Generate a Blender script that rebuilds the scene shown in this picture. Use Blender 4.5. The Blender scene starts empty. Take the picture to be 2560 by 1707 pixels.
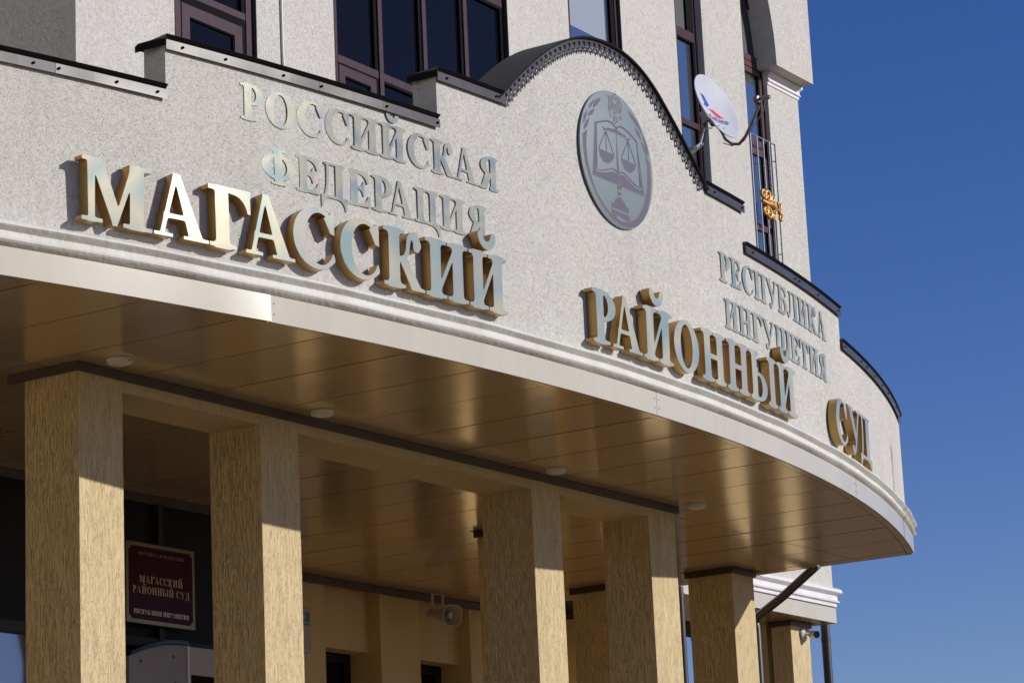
import bpy, bmesh, math, random
import numpy as np
from mathutils import Vector, Matrix
random.seed(7)
sc = bpy.context.scene
COL = sc.collection
# ------------------------------------------------------------ camera, light, exposure
# world: x along the facade (right), y into the building, z up, camera eye at the origin, metres
R0 = np.array([0.54921669, -0.83449192, -0.04454508])
R1 = np.array([0.17070872, 0.16421186, -0.97154156])
R2 = np.array([0.81805841, 0.52598261, 0.23264294])
cam_d = bpy.data.cameras.new('camera'); cam = bpy.data.objects.new('camera', cam_d); COL.objects.link(cam)
m = Matrix(((R0[0], -R1[0], -R2[0], 0), (R0[1], -R1[1], -R2[1], 0), (R0[2], -R1[2], -R2[2], 0), (0, 0, 0, 1)))
cam.matrix_world = m
cam_d.sensor_width = 36; cam_d.lens = 6986.797 / 2560 * 36
cam_d.clip_start = 0.1; cam_d.clip_end = 3000
sc.camera = cam
SUN_AZ, SUN_EL = math.radians(26.85), math.radians(21.8)      # azimuth measured from -y towards +x
SV = Vector((math.cos(SUN_EL) * math.sin(SUN_AZ), -math.cos(SUN_EL) * math.cos(SUN_AZ), math.sin(SUN_EL)))
w = bpy.data.worlds.new('World'); sc.world = w; w.use_nodes = True
nt = w.node_tree; bg = nt.nodes['Background']
sky = nt.nodes.new('ShaderNodeTexSky'); sky.sky_type = 'NISHITA'; sky.sun_disc = False
sky.sun_elevation = SUN_EL; sky.sun_rotation = math.atan2(SV.x, SV.y)
sky.altitude = 900; sky.air_density = 1.0; sky.dust_density = 0.15; sky.ozone_density = 2.4
hs = nt.nodes.new('ShaderNodeHueSaturation'); hs.inputs['Saturation'].default_value = 1.30; hs.inputs['Hue'].default_value = .510; hs.inputs['Value'].default_value = 1.0
gm = nt.nodes.new('ShaderNodeGamma'); gm.inputs['Gamma'].default_value = 1.0
nt.links.new(sky.outputs[0], hs.inputs['Color']); nt.links.new(hs.outputs[0], gm.inputs['Color'])
tn = nt.nodes.new('ShaderNodeMix'); tn.data_type = 'RGBA'; tn.blend_type = 'MULTIPLY'; tn.inputs[0].default_value = 1.0
tn.inputs[7].default_value = (1.40, 1.26, 1.58, 1)
nt.links.new(gm.outputs[0], tn.inputs[6]); nt.links.new(tn.outputs[2], bg.inputs['Color']); bg.inputs['Strength'].default_value = 0.060
sd = bpy.data.lights.new('sun', 'SUN'); sd.energy = 3.95; sd.angle = math.radians(0.53); sd.color = (1.0, 0.945, 0.875)
so = bpy.data.objects.new('sun', sd); COL.objects.link(so); so.rotation_euler = SV.to_track_quat('Z', 'Y').to_euler()
so.location = (0, 0, 30)
sc.view_settings.view_transform = 'Standard'; sc.view_settings.look = 'None'
sc.view_settings.exposure = 0.0; sc.view_settings.gamma = 1.0; sc.view_settings.use_curve_mapping = False
sc.render.resolution_x = 1024; sc.render.resolution_y = 682

# ------------------------------------------------------------ materials
def mat(name, color=(.5, .5, .5), rough=.6, metal=0., spec=.5, **k):
    mm = bpy.data.materials.new(name); mm.use_nodes = True
    b = mm.node_tree.nodes['Principled BSDF']
    b.inputs['Base Color'].default_value = (*color, 1); b.inputs['Roughness'].default_value = rough
    b.inputs['Metallic'].default_value = metal; b.inputs['Specular IOR Level'].default_value = spec
    for kk, v in k.items(): b.inputs[kk].default_value = v
    return mm
def N(mm, t, **k):
    n = mm.node_tree.nodes.new(t)
    for kk, v in k.items():
        if kk in n.inputs: n.inputs[kk].default_value = v
        else: setattr(n, kk, v)
    return n
def L(mm, a, b): mm.node_tree.links.new(a, b)
def coords(mm, scale=(1, 1, 1), rot=(0, 0, 0), kind='Object'):
    tc = N(mm, 'ShaderNodeTexCoord'); mp = N(mm, 'ShaderNodeMapping')
    mp.inputs['Scale'].default_value = scale; mp.inputs['Rotation'].default_value = rot
    L(mm, tc.outputs[kind], mp.inputs['Vector']); return mp.outputs[0]
def math_(mm, op, a, b=None, c=None):
    n = N(mm, 'ShaderNodeMath', operation=op)
    for i, v in enumerate((a, b, c)):
        if v is None: continue
        if isinstance(v, (int, float)): n.inputs[i].default_value = v
        else: L(mm, v, n.inputs[i])
    return n.outputs[0]
def ramp(mm, fac, stops):
    r = N(mm, 'ShaderNodeValToRGB'); e = r.color_ramp.elements
    while len(e) > 2: e.remove(e[-1])
    while len(e) < len(stops): e.new(.5)
    for i, (p, c) in enumerate(stops):
        e[i].position = p; e[i].color = (*c, 1) if len(c) == 3 else c
    L(mm, fac, r.inputs[0]); return r.outputs[0]
def stucco(name, base, groove, vert=1.0, scale=60., strength=.6, width=.035, rough=.85, dirt=.12, depth=.004, col=.21, mk=.30):
    """bark-beetle plaster: short curved grooves"""
    mm = mat(name, base, rough, spec=.25); b = mm.node_tree.nodes['Principled BSDF']
    v = coords(mm, (1, 1, vert))
    n1 = N(mm, 'ShaderNodeTexNoise', Scale=scale, Detail=.6, Distortion=1.3); L(mm, v, n1.inputs['Vector'])
    n2 = N(mm, 'ShaderNodeTexNoise', Scale=scale * .55, Detail=1.0, Distortion=.3); L(mm, v, n2.inputs['Vector'])
    d = math_(mm, 'ABSOLUTE', math_(mm, 'SUBTRACT', n1.outputs[0], .5))
    line = math_(mm, 'SUBTRACT', 1.0, math_(mm, 'MINIMUM', math_(mm, 'DIVIDE', d, width), 1.0))
    mask = math_(mm, 'MULTIPLY', math_(mm, 'MAXIMUM', math_(mm, 'SUBTRACT', n2.outputs[0], mk), 0.), 5.)
    mask = math_(mm, 'MINIMUM', mask, 1.)
    g = math_(mm, 'MULTIPLY', line, mask)
    fine = N(mm, 'ShaderNodeTexNoise', Scale=220., Detail=3.); L(mm, coords(mm), fine.inputs['Vector'])
    h = math_(mm, 'ADD', math_(mm, 'MULTIPLY', g, -1.0), math_(mm, 'MULTIPLY', fine.outputs[0], .25))
    bp = N(mm, 'ShaderNodeBump', Strength=strength, Distance=depth); L(mm, h, bp.inputs['Height']); L(mm, bp.outputs[0], b.inputs['Normal'])
    big = N(mm, 'ShaderNodeTexNoise', Scale=.9, Detail=5., Roughness=.65); L(mm, coords(mm, (1, 1, .55)), big.inputs['Vector'])
    c1 = ramp(mm, big.outputs[0], [(.3, tuple(x * (1 - dirt) for x in base)), (.6, base)])
    st = N(mm, 'ShaderNodeTexNoise', Scale=5., Detail=5., Roughness=.7); L(mm, coords(mm, (1, 1, .12)), st.inputs['Vector'])
    m0 = N(mm, 'ShaderNodeMix', data_type='RGBA', blend_type='MULTIPLY'); L(mm, math_(mm, 'MULTIPLY', math_(mm, 'MAXIMUM', math_(mm, 'SUBTRACT', st.outputs[0], .54), 0.), 1.5), m0.inputs[0])
    L(mm, c1, m0.inputs[6]); m0.inputs[7].default_value = (.66, .62, .56, 1); c1 = m0.outputs[2]
    sp = N(mm, 'ShaderNodeTexVoronoi', Scale=2.3); L(mm, coords(mm), sp.inputs['Vector'])
    m1 = N(mm, 'ShaderNodeMix', data_type='RGBA'); L(mm, math_(mm, 'LESS_THAN', sp.outputs['Distance'], .012), m1.inputs[0]); L(mm, c1, m1.inputs[6]); m1.inputs[7].default_value = (.12, .10, .08, 1); c1 = m1.outputs[2]
    mx = N(mm, 'ShaderNodeMix', data_type='RGBA'); L(mm, math_(mm, 'MULTIPLY', g, col), mx.inputs[0])
    L(mm, c1, mx.inputs[6]); mx.inputs[7].default_value = (*groove, 1)
    L(mm, mx.outputs[2], b.inputs['Base Color']); return mm
M = {}
M['white_plaster'] = stucco('white_plaster', (.59, .575, .53), (.33, .31, .28), 1.0, 64., .9, .030, dirt=.09)
M['upper_plaster'] = stucco('upper_plaster', (.605, .585, .54), (.35, .33, .30), .8, 64., .9, .028, dirt=.06)
M['ochre_plaster'] = stucco('ochre_plaster', (.655, .525, .30), (.28, .20, .085), .055, 240., .9, .045, dirt=.05, col=.44, mk=.36)
M['ochre_smooth'] = stucco('ochre_smooth', (.62, .47, .25), (.5, .36, .18), 1., 110., .35, .05, dirt=.05)
def paint(name, base, dirtc, rough=.5, amt=.5, scale=3., bump=.15, spec=.5, sz=(1, 1, 1), metal=0.):
    mm = mat(name, base, rough, metal, spec); b = mm.node_tree.nodes['Principled BSDF']
    n = N(mm, 'ShaderNodeTexNoise', Scale=scale, Detail=7., Roughness=.7); L(mm, coords(mm, sz), n.inputs['Vector'])
    c = ramp(mm, n.outputs[0], [(.35, tuple(a * (1 - amt) + d * amt for a, d in zip(base, dirtc))), (.58, base)])
    L(mm, c, b.inputs['Base Color'])
    n2 = N(mm, 'ShaderNodeTexNoise', Scale=scale * 9, Detail=4.); L(mm, coords(mm, sz), n2.inputs['Vector'])
    bp = N(mm, 'ShaderNodeBump', Strength=bump, Distance=.01); L(mm, n2.outputs[0], bp.inputs['Height']); L(mm, bp.outputs[0], b.inputs['Normal'])
    return mm
M['moulding'] = paint('moulding_paint', (.63, .625, .585), (.46, .45, .39), .6, .5, 3.5, .5, .3, (1, 1, .5))
M['white_mould'] = paint('white_moulding_paint', (.72, .71, .72), (.5, .48, .45), .5, .4, 4., .2)
M['fascia'] = paint('fascia_metal_paint', (.535, .505, .425), (.48, .44, .36), .16, .6, 2.2, .0, .3, (1, 1, .25))
# coping: dark brown coated steel, slightly buckled
mm = paint('coping_steel', (.055, .05, .054), (.085, .078, .08), .3, .5, 4., .0, .6); M['coping'] = mm
b = mm.node_tree.nodes['Principled BSDF']
n = N(mm, 'ShaderNodeTexNoise', Scale=1.5, Detail=1.); L(mm, coords(mm), n.inputs['Vector'])
bp = N(mm, 'ShaderNodeBump', Strength=.45, Distance=.05); L(mm, n.outputs[0], bp.inputs['Height']); L(mm, bp.outputs[0], b.inputs['Normal'])
b.inputs['Metallic'].default_value = .0; b.inputs['Roughness'].default_value = .30; b.inputs['Specular IOR Level'].default_value = .32
M['coping_dark'] = mat('coping_edge', (.009, .008, .008), .8, spec=.12)
M['trim_dark'] = mat('dark_trim_metal', (.055, .042, .036), .45)
M['pipe'] = mat('dark_brown_pipe', (.03, .024, .024), .38)
# soffit: satin beige metal panels
mm = mat('soffit_metal', (.50, .37, .20), .17, .52); M['soffit'] = mm; b = mm.node_tree.nodes['Principled BSDF']
v = coords(mm, (1, .16, 1)); n = N(mm, 'ShaderNodeTexNoise', Scale=1.6, Detail=2.); L(mm, v, n.inputs['Vector'])
v2 = coords(mm, (60, 1.2, 1)); n2 = N(mm, 'ShaderNodeTexNoise', Scale=4., Detail=3.); L(mm, v2, n2.inputs['Vector'])
bp = N(mm, 'ShaderNodeBump', Strength=.3, Distance=.02); L(mm, n.outputs[0], bp.inputs['Height'])
bp2 = N(mm, 'ShaderNodeBump', Strength=.0, Distance=.001); L(mm, n2.outputs[0], bp2.inputs['Height']); L(mm, bp.outputs[0], bp2.inputs['Normal'])
L(mm, bp2.outputs[0], b.inputs['Normal'])
oi = N(mm, 'ShaderNodeObjectInfo'); c = ramp(mm, oi.outputs['Random'], [(0., (.60, .47, .29)), (1., (.67, .53, .335))]); L(mm, c, b.inputs['Base Color'])
M['seam'] = mat('panel_joint', (.02, .014, .009), .7)
def brushed(name, cols, rough, metal=1.0, sc_=1.6, scratch=.25):
    mm = mat(name, cols[0], rough, metal); b = mm.node_tree.nodes['Principled BSDF']
    tc = N(mm, 'ShaderNodeTexCoord'); oi = N(mm, 'ShaderNodeObjectInfo')
    add = N(mm, 'ShaderNodeVectorMath', operation='ADD'); L(mm, tc.outputs['Object'], add.inputs[0])
    cx = N(mm, 'ShaderNodeCombineXYZ'); L(mm, math_(mm, 'MULTIPLY', oi.outputs['Random'], 40.), cx.inputs[0]); L(mm, cx.outputs[0], add.inputs[1])
    n = N(mm, 'ShaderNodeTexNoise', Scale=sc_, Detail=1.); L(mm, add.outputs[0], n.inputs['Vector'])
    k = len(cols); c = ramp(mm, n.outputs[0], [(.32 + .36 * i / (k - 1), q) for i, q in enumerate(cols)])
    L(mm, c, b.inputs['Base Color'])
    mp = N(mm, 'ShaderNodeMapping'); mp.inputs['Scale'].default_value = (160, 160, 3); L(mm, add.outputs[0], mp.inputs['Vector'])
    n2 = N(mm, 'ShaderNodeTexNoise', Scale=3., Detail=2.); L(mm, mp.outputs[0], n2.inputs['Vector'])
    bp = N(mm, 'ShaderNodeBump', Strength=scratch, Distance=.001); L(mm, n2.outputs[0], bp.inputs['Height']); L(mm, bp.outputs[0], b.inputs['Normal'])
    r = math_(mm, 'ADD', math_(mm, 'MULTIPLY', n2.outputs[0], .12), rough - .06); L(mm, math_(mm, 'MAXIMUM', math_(mm, 'ADD', math_(mm, 'MULTIPLY', n2.outputs[0], .03), rough - .015), .03), b.inputs['Roughness'])
    return mm
M['letter_face'] = brushed('brushed_letter_face', [(.34, .44, .38), (.62, .57, .38), (.37, .44, .38), (.50, .46, .36)], .10, .30, scratch=.0)
M['letter_flat'] = brushed('flat_letter_metal', [(.26, .35, .33), (.47, .45, .32), (.30, .34, .34)], .075, .2, sc_=5., scratch=.0)
M['letter_side'] = mat('gold_letter_return', (.44, .27, .085), .36, .6)
M['disc'] = brushed('emblem_disc_metal', [(.15, .195, .225), (.17, .215, .23)], .6, .0, .8, .0)
M['emblem'] = mat('emblem_film', (.115, .11, .155), .6, .0, .2)
M['emblem_line'] = mat('emblem_edge', (.26, .24, .22), .5, .2)
M['frame'] = paint('brown_window_frame', (.045, .019, .027), (.07, .04, .048), .4, .5, 14., .02, .18)
M['gasket'] = mat('black_gasket', (.006, .006, .007), .8, spec=.08)
M['reveal'] = mat('dark_reveal', (.055, .055, .06), .7)
M['glass_dark'] = mat('dark_window_glass', (.005, .005, .008), .03, 0., .15)
def coated(name, tint, metal, n_amt=.02):
    mm = mat(name, tint, .04, metal); b = mm.node_tree.nodes['Principled BSDF']
    n = N(mm, 'ShaderNodeTexNoise', Scale=1.3, Detail=1.); L(mm, coords(mm), n.inputs['Vector'])
    bp = N(mm, 'ShaderNodeBump', Strength=.2, Distance=n_amt); L(mm, n.outputs[0], bp.inputs['Height']); L(mm, bp.outputs[0], b.inputs['Normal']); return mm
M['glass_blue'] = coated('coated_window_glass', (.36, .40, .43), .9)
M['glass_grey'] = mat('curtained_glass', (.34, .38, .42), .12, .1)
M['chrome'] = mat('polished_steel', (.42, .42, .42), .25, .7)
M['gold'] = mat('gold_paint', (.60, .34, .10), .42, .6)
M['white_plastic'] = mat('white_plastic', (.62, .60, .58), .4)
M['box_grey'] = mat('box_grey_plastic', (.33, .31, .30), .4)
M['lamp_glass'] = mat('frosted_lamp_cover', (.60, .55, .42), .35)
M['grey_metal'] = mat('grey_steel', (.19, .19, .18), .4, .4)
M['dish_face'] = mat('dish_white', (.50, .52, .58), .5, spec=.2)
M['blue_print'] = mat('blue_print', (.02, .07, .42), .4)
M['navy_print'] = mat('navy_print', (.05, .08, .30), .4)
M['red_print'] = mat('red_print', (.70, .04, .06), .4)
M['orange'] = mat('orange_cap', (.75, .16, .05), .4)
M['black'] = mat('black_plastic', (.008, .008, .008), .25)
M['maroon'] = mat('maroon_acrylic', (.045, .003, .010), .25, spec=.12)
M['plaque_gold'] = mat('plaque_brass', (.26, .215, .11), .25, .8)
M['print_gold'] = mat('plaque_gold_print', (.50, .40, .22), .5)
M['print_pale'] = mat('plaque_pale_print', (.85, .85, .80), .4)
M['dark_clad'] = mat('dark_cladding', (.008, .008, .010), .55, spec=.2)
M['dark_frame'] = mat('dark_aluminium', (.02, .02, .025), .45, spec=.3)
M['grey_panel'] = mat('grey_cabinet', (.26, .24, .24), .5)
M['horn'] = mat('horn_grey', (.42, .38, .34), .5)
M['label_blue'] = mat('label_blue', (.01, .16, .26), .4)
M['pole'] = mat('pole_steel', (.5, .5, .5), .4, .5)

# ------------------------------------------------------------ object helpers
def link(name, me, mt=None, parent=None):
    o = bpy.data.objects.new(name, me); COL.objects.link(o)
    if mt is not None and me is not None and not me.materials: me.materials.append(mt)
    if parent is not None: o.parent = parent
    return o
def thing(name, label, cat, loc=(0, 0, 0), group=None, rot=None):
    o = bpy.data.objects.new(name, None); COL.objects.link(o); o.location = loc; o.empty_display_size = .2
    if rot is not None: o.rotation_euler = rot
    o['label'] = label; o['category'] = cat
    if group: o['group'] = group
    return o
def tag(o, label, cat, group=None):
    o['label'] = label; o['category'] = cat
    if group: o['group'] = group
    return o
class MB:
    def __init__(s, off=(0, 0, 0)): s.v = []; s.f = []; s.off = Vector(off)
    def add(s, vs, fs):
        b = len(s.v); s.v += [tuple(Vector(p) - s.off) for p in vs]; s.f += [tuple(b + i for i in f) for f in fs]; return s
    def box(s, x0, x1, y0, y1, z0, z1):
        return s.add([(x0, y0, z0), (x1, y0, z0), (x1, y1, z0), (x0, y1, z0), (x0, y0, z1), (x1, y0, z1), (x1, y1, z1), (x0, y1, z1)],
                     [(0, 3, 2, 1), (4, 5, 6, 7), (0, 1, 5, 4), (1, 2, 6, 5), (2, 3, 7, 6), (3, 0, 4, 7)])
    def prism(s, pts, y0, y1):            # polygon in (x, z) extruded along y
        n = len(pts); vs = [(x, y0, z) for x, z in pts] + [(x, y1, z) for x, z in pts]
        return s.add(vs, [tuple(range(n)), tuple(range(2 * n - 1, n - 1, -1))] + [(i, i + n, (i + 1) % n + n, (i + 1) % n) for i in range(n)])
    def tube(s, pts, r, n=12, caps=True):
        pts = [Vector(p) for p in pts]; rings = []; up = Vector((.13, .21, .97))
        for i, p in enumerate(pts):
            t = (pts[min(i + 1, len(pts) - 1)] - pts[max(i - 1, 0)]).normalized()
            a = t.cross(up)
            if a.length < 1e-3: a = t.cross(Vector((1, 0, 0)))
            a.normalize(); c = t.cross(a); rr = r[i] if isinstance(r, (list, tuple)) else r
            rings.append([p + a * (rr * math.cos(2 * math.pi * k / n)) + c * (rr * math.sin(2 * math.pi * k / n)) for k in range(n)])
        vs = [q for ring in rings for q in ring]; fs = []
        for i in range(len(pts) - 1):
            for k in range(n): fs.append((i * n + k, i * n + (k + 1) % n, (i + 1) * n + (k + 1) % n, (i + 1) * n + k))
        if caps: fs += [tuple(range(n - 1, -1, -1)), tuple(range((len(pts) - 1) * n, len(pts) * n))]
        return s.add(vs, fs)
    def lathe(s, c, axis, prof, n=32):    # prof: (radius, height along axis)
        c = Vector(c); ax = Vector(axis).normalized(); a = ax.orthogonal().normalized(); bb = ax.cross(a)
        vs = []; fs = []
        for r, h in prof:
            for k in range(n): vs.append(c + ax * h + a * (r * math.cos(2 * math.pi * k / n)) + bb * (r * math.sin(2 * math.pi * k / n)))
        for i in range(len(prof) - 1):
            for k in range(n): fs.append((i * n + k, i * n + (k + 1) % n, (i + 1) * n + (k + 1) % n, (i + 1) * n + k))
        return s.add(vs, fs)
    def mesh(s, name, smooth=None):
        me = bpy.data.meshes.new(name); me.from_pydata(s.v, [], s.f)
        bm = bmesh.new(); bm.from_mesh(me); bmesh.ops.recalc_face_normals(bm, faces=bm.faces); bm.to_mesh(me); bm.free()
        if smooth is not None:
            for p in me.polygons: p.use_smooth = True
            try: me.set_sharp_from_angle(angle=math.radians(smooth))
            except Exception: pass
        return me
    def obj(s, name, mt, parent=None, smooth=None, bevel=0):
        o = link(name, s.mesh(name, smooth), mt, parent)
        if bevel:
            md = o.modifiers.new('bevel', 'BEVEL'); md.width = bevel; md.segments = 2; md.limit_method = 'ANGLE'
        return o
# the curved front of the canopy: a vertical cylinder
CX, CY = 16.208, 30.298
RW = 20.73; RF = 20.791
def cp(th, z, r=RW): return (CX + r * math.sin(th), CY - r * math.cos(th), z)
def strip(bm, ths, zs0, zs1, r0, r1):
    """solid curved slab between radii r0<r1, bottom zs0(th) and top zs1(th)"""
    vs = []
    for t in ths:
        a, b_ = zs0(t), zs1(t); vs += [cp(t, a, r1), cp(t, b_, r1), cp(t, b_, r0), cp(t, a, r0)]
    fs = []
    for i in range(len(ths) - 1):
        q = 4 * i
        for k in range(4): fs.append((q + k, q + (k + 1) % 4, q + 4 + (k + 1) % 4, q + 4 + k))
    fs += [(3, 2, 1, 0), tuple(4 * (len(ths) - 1) + k for k in range(4))]
    return bm.add(vs, fs)
def rng(a, b_, st=.008):
    n = max(2, int(round((b_ - a) / st)) + 1); return [a + (b_ - a) * i / (n - 1) for i in range(n)]

# ------------------------------------------------------------ glyphs: signed distance fields traced to outlines
def sd_poly(P, X, Y):
    P = np.array(P, float); d = np.full(X.shape, 1e9); s = np.ones(X.shape)
    n = len(P)
    for i in range(n):
        a = P[i]; b_ = P[i - 1]; e = b_ - a; wx = X - a[0]; wy = Y - a[1]
        t = np.clip((wx * e[0] + wy * e[1]) / (e @ e + 1e-12), 0, 1)
        dx = wx - e[0] * t; dy = wy - e[1] * t; d = np.minimum(d, dx * dx + dy * dy)
        c1 = Y >= a[1]; c2 = Y < b_[1]; c3 = e[0] * wy > e[1] * wx
        fl = (c1 & c2 & c3) | (~c1 & ~c2 & ~c3); s = np.where(fl, -s, s)
    return s * np.sqrt(d)
def sd_ell(cx, cy, rx, ry, X, Y):
    px = (X - cx) / rx; py = (Y - cy) / ry; k0 = np.sqrt(px * px + py * py); k1 = np.sqrt((px / rx) ** 2 + (py / ry) ** 2) + 1e-9
    return k0 * (k0 - 1) / k1
def sd_stroke(pts, rad, X, Y):
    d = np.full(X.shape, 1e9)
    for i in range(len(pts) - 1):
        a = np.array(pts[i], float); b_ = np.array(pts[i + 1], float); e = b_ - a; wx = X - a[0]; wy = Y - a[1]
        t = np.clip((wx * e[0] + wy * e[1]) / (e @ e + 1e-12), 0, 1)
        r = rad[i] * (1 - t) + rad[i + 1] * t; d = np.minimum(d, np.hypot(wx - e[0] * t, wy - e[1] * t) - r)
    return d
def smin(a, b_, k=.045):
    h = np.clip(.5 + .5 * (b_ - a) / k, 0, 1); return b_ * (1 - h) + a * h - k * h * (1 - h)
def bezier(p0, p1, p2, n=8):
    return [((1 - t) ** 2 * p0[0] + 2 * t * (1 - t) * p1[0] + t * t * p2[0], (1 - t) ** 2 * p0[1] + 2 * t * (1 - t) * p1[1] + t * t * p2[1]) for t in [i / n for i in range(n + 1)]]
SH = .062
def glyph_sdf(ch, X, Y):
    box = lambda x0, x1, y0, y1: sd_poly([(x0, y0), (x1, y0), (x1, y1), (x0, y1)], X, Y)
    poly = lambda *p: sd_poly(p, X, Y)
    def U(*a, k=.05):
        r = a[0]
        for q in a[1:]: r = smin(r, q, k)
        return r
    def stem(l, r, sl, sr, top=True, bot=True, y0=0, y1=1):
        q = [box(sl, sr, y0, y1)]
        if bot: q.append(box(l, r, 0, SH))
        if top: q.append(box(l, r, 1 - SH, 1))
        return U(*q, k=.09)
    def drop(x, dirn=1, y=1.0, dn=.37, ln=.42):   # top bar terminal ending at x, flaring down
        s = dirn
        return sd_poly([(x, y), (x, y - dn), (x - s * .06, y - dn)] + bezier((x - s * .06, y - dn), (x - s * .12, y - .10), (x - s * ln, y - .085))[1:] + [(x - s * ln, y)], X, Y)
    if ch == 'И' or ch == 'Й':
        g = U(stem(0, .55, .13, .40), stem(.58, 1.13, .72, .99), k=.01)
        g = smin(g, poly((.38, .10), (.38, .27), (.74, .90), (.74, .73)), .03)
        if ch == 'Й':
            br = np.maximum(sd_ell(.56, 1.33, .27, .255, X, Y), -sd_ell(.56, 1.37, .12, .15, X, Y))
            br = np.maximum(br, Y - 1.33)
            g = np.minimum(g, np.minimum(smin(br, sd_stroke([(.37, 1.31), (.37, 1.32)], [.078, .078], X, Y), .02), sd_stroke([(.755, 1.31), (.755, 1.32)], [.078, .078], X, Y)))
        return g
    if ch == 'Н': return U(stem(0, .54, .13, .40), stem(.57, 1.11, .71, .98), box(.38, .73, .455, .555), k=.012)
    if ch == 'П': return U(stem(0, .55, .14, .40, top=False), stem(.62, 1.18, .77, 1.04, top=False), box(0, 1.18, 1 - SH * 1.2, 1), k=.05)
    if ch == 'Ц': return U(stem(0, .50, .12, .37, bot=False), stem(.53, 1.03, .66, .91, bot=False), box(0, 1.09, 0, SH * 1.3),
                           poly(*([(1.09, .03), (.60, .03)] + bezier((.60, .0), (.99, .0), (1.03, -.28)) + [(1.09, -.28)])), k=.03)
    if ch == 'Ш': return U(stem(0, .47, .11, .36, bot=False), stem(.52, .99, .63, .88, bot=False), stem(1.04, 1.51, 1.15, 1.40, bot=False), box(0, 1.51, 0, SH * 1.3), k=.03)
    if ch == 'Г': return U(stem(0, .56, .14, .42, top=False), box(0, .89, 1 - SH * 1.15, 1), drop(.89), k=.05)
    if ch == 'Т': return U(box(.38, .64, 0, 1), box(.22, .80, 0, SH), box(0, 1.02, 1 - SH * 1.2, 1), drop(1.02, 1, ln=.34), drop(0, -1, ln=.34), k=.05)
    if ch == 'Е':
        return U(stem(0, .40, .13, .40, bot=True), box(0, .83, 1 - SH * 1.1, 1), drop(.83, 1, dn=.33, ln=.36), box(0, .87, 0, SH * 1.2),
                 sd_poly([(.87, 0), (.87, .33), (.82, .33)] + bezier((.82, .33), (.74, .10), (.48, .08))[1:] + [(.48, 0)], X, Y),
                 box(.38, .55, .48, .55), sd_poly([(.66, .72), (.62, .72)] + bezier((.62, .72), (.60, .57), (.44, .54))[1:] + bezier((.44, .49), (.58, .45), (.62, .28)) + [(.66, .28)], X, Y), k=.03)
    if ch == 'Б':
        bowl = np.maximum(sd_ell(.50, .29, .47, .31, X, Y), -sd_ell(.50, .29, .20, .225, X, Y)); bowl = np.maximum(bowl, .40 - X)
        return U(stem(0, .50, .13, .40, top=False), box(0, .87, 1 - SH * 1.1, 1), drop(.87, 1, dn=.33, ln=.36), bowl, box(.3, .55, .515, .585), box(.3, .55, 0, .065), k=.02)
    if ch in 'РЬЫ':
        if ch == 'Р':
            bowl = np.maximum(sd_ell(.42, .715, .43, .285, X, Y), -sd_ell(.40, .715, .175, .215, X, Y)); bowl = np.maximum(bowl, .38 - X)
            return U(stem(0, .60, .14, .40), bowl, box(.38, .46, .93, 1.), box(.38, .46, .43, .50), k=.02)
        bowl = np.maximum(sd_ell(.48, .29, .44, .30, X, Y), -sd_ell(.47, .29, .18, .225, X, Y)); bowl = np.maximum(bowl, .40 - X)
        g = U(stem(0, .48, .12, .39), bowl, box(.3, .52, .515, .58), box(.3, .52, 0, .065), k=.02)
        if ch == 'Ы': g = np.minimum(g, stem(.96, 1.48, 1.09, 1.35))
        return g
    if ch == 'Я':
        bowl = np.maximum(sd_ell(.50, .72, .43, .285, X, Y), -sd_ell(.53, .72, .19, .215, X, Y)); bowl = np.maximum(bowl, X - .56)
        return U(stem(.42, .92, .54, .80, bot=True), bowl, box(.45, .56, .93, 1.), box(.45, .56, .44, .50), poly((.28, .50), (.55, .47), (.26, 0), (.0, 0)), k=.02) if False else \
            np.minimum(U(stem(.50, .92, .54, .80), bowl, box(.45, .56, .93, 1.), box(.45, .56, .435, .50), k=.02), smin(poly((.30, .52), (.58, .47), (.34, 0), (.06, 0)), poly((-.06, 0), (-.06, .03), (.12, .10), (.2, 0)), .05))
    if ch == 'К':
        arm = sd_stroke(bezier((.36, .50), (.60, .50), (.62, .74), 7) + bezier((.62, .74), (.64, .97), (.80, .96), 6), [.035, .037, .04, .042, .044, .046, .048, .05, .05, .05, .052, .055, .058, .06, .062], X, Y)
        ball = sd_stroke([(.80, .93), (.86, .80), (.84, .76)], [.085, .095, .09], X, Y)
        leg = poly((.38, .50), (.56, .56), (.92, .07), (1.03, .05), (1.03, 0), (.70, 0))
        return U(stem(0, .54, .13, .40), arm, ball, leg, k=.03)
    if ch == 'А':
        return U(poly((.40, 1.03), (.52, 1.03), (.95, .03), (.68, .03)), poly((.40, 1.03), (.47, .97), (.19, .03), (.11, .03)), box(.20, .78, .30, .375), box(0, .36, 0, .055), box(.57, 1.06, 0, .055), k=.035)
    if ch == 'М':
        return U(poly((.13, 0), (.25, 0), (.25, .95), (.10, 1)), poly((0, 1), (.40, 1), (.74, .20), (.66, 0), (.60, 0), (.20, .88), (.1, .94), (0, .94)),
                 poly((.60, 0), (.68, 0), (1.02, .84), (.96, 1)), box(.93, 1.20, 0, 1), box(.94, 1.37, 1 - SH, 1), box(.80, 1.37, 0, SH), box(0, .40, 0, SH), k=.04)
    if ch == 'О': return np.maximum(sd_ell(.53, .5, .53, .52, X, Y), -sd_ell(.53, .5, .255, .435, X, Y))
    if ch == 'С':
        g = np.maximum(sd_ell(.53, .5, .53, .52, X, Y), -sd_ell(.60, .5, .33, .44, X, Y))
        g = np.maximum(g, -poly((.62, .5), (.80, .80), (1.3, .95), (1.3, .04), (.945, .16), (.9, .28)))
        g = np.maximum(g, X - .93)
        return U(g, poly((.93, .98), (.87, .98), (.80, .88), (.70, .88), (.84, .62), (.93, .60)), k=.03)
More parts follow.
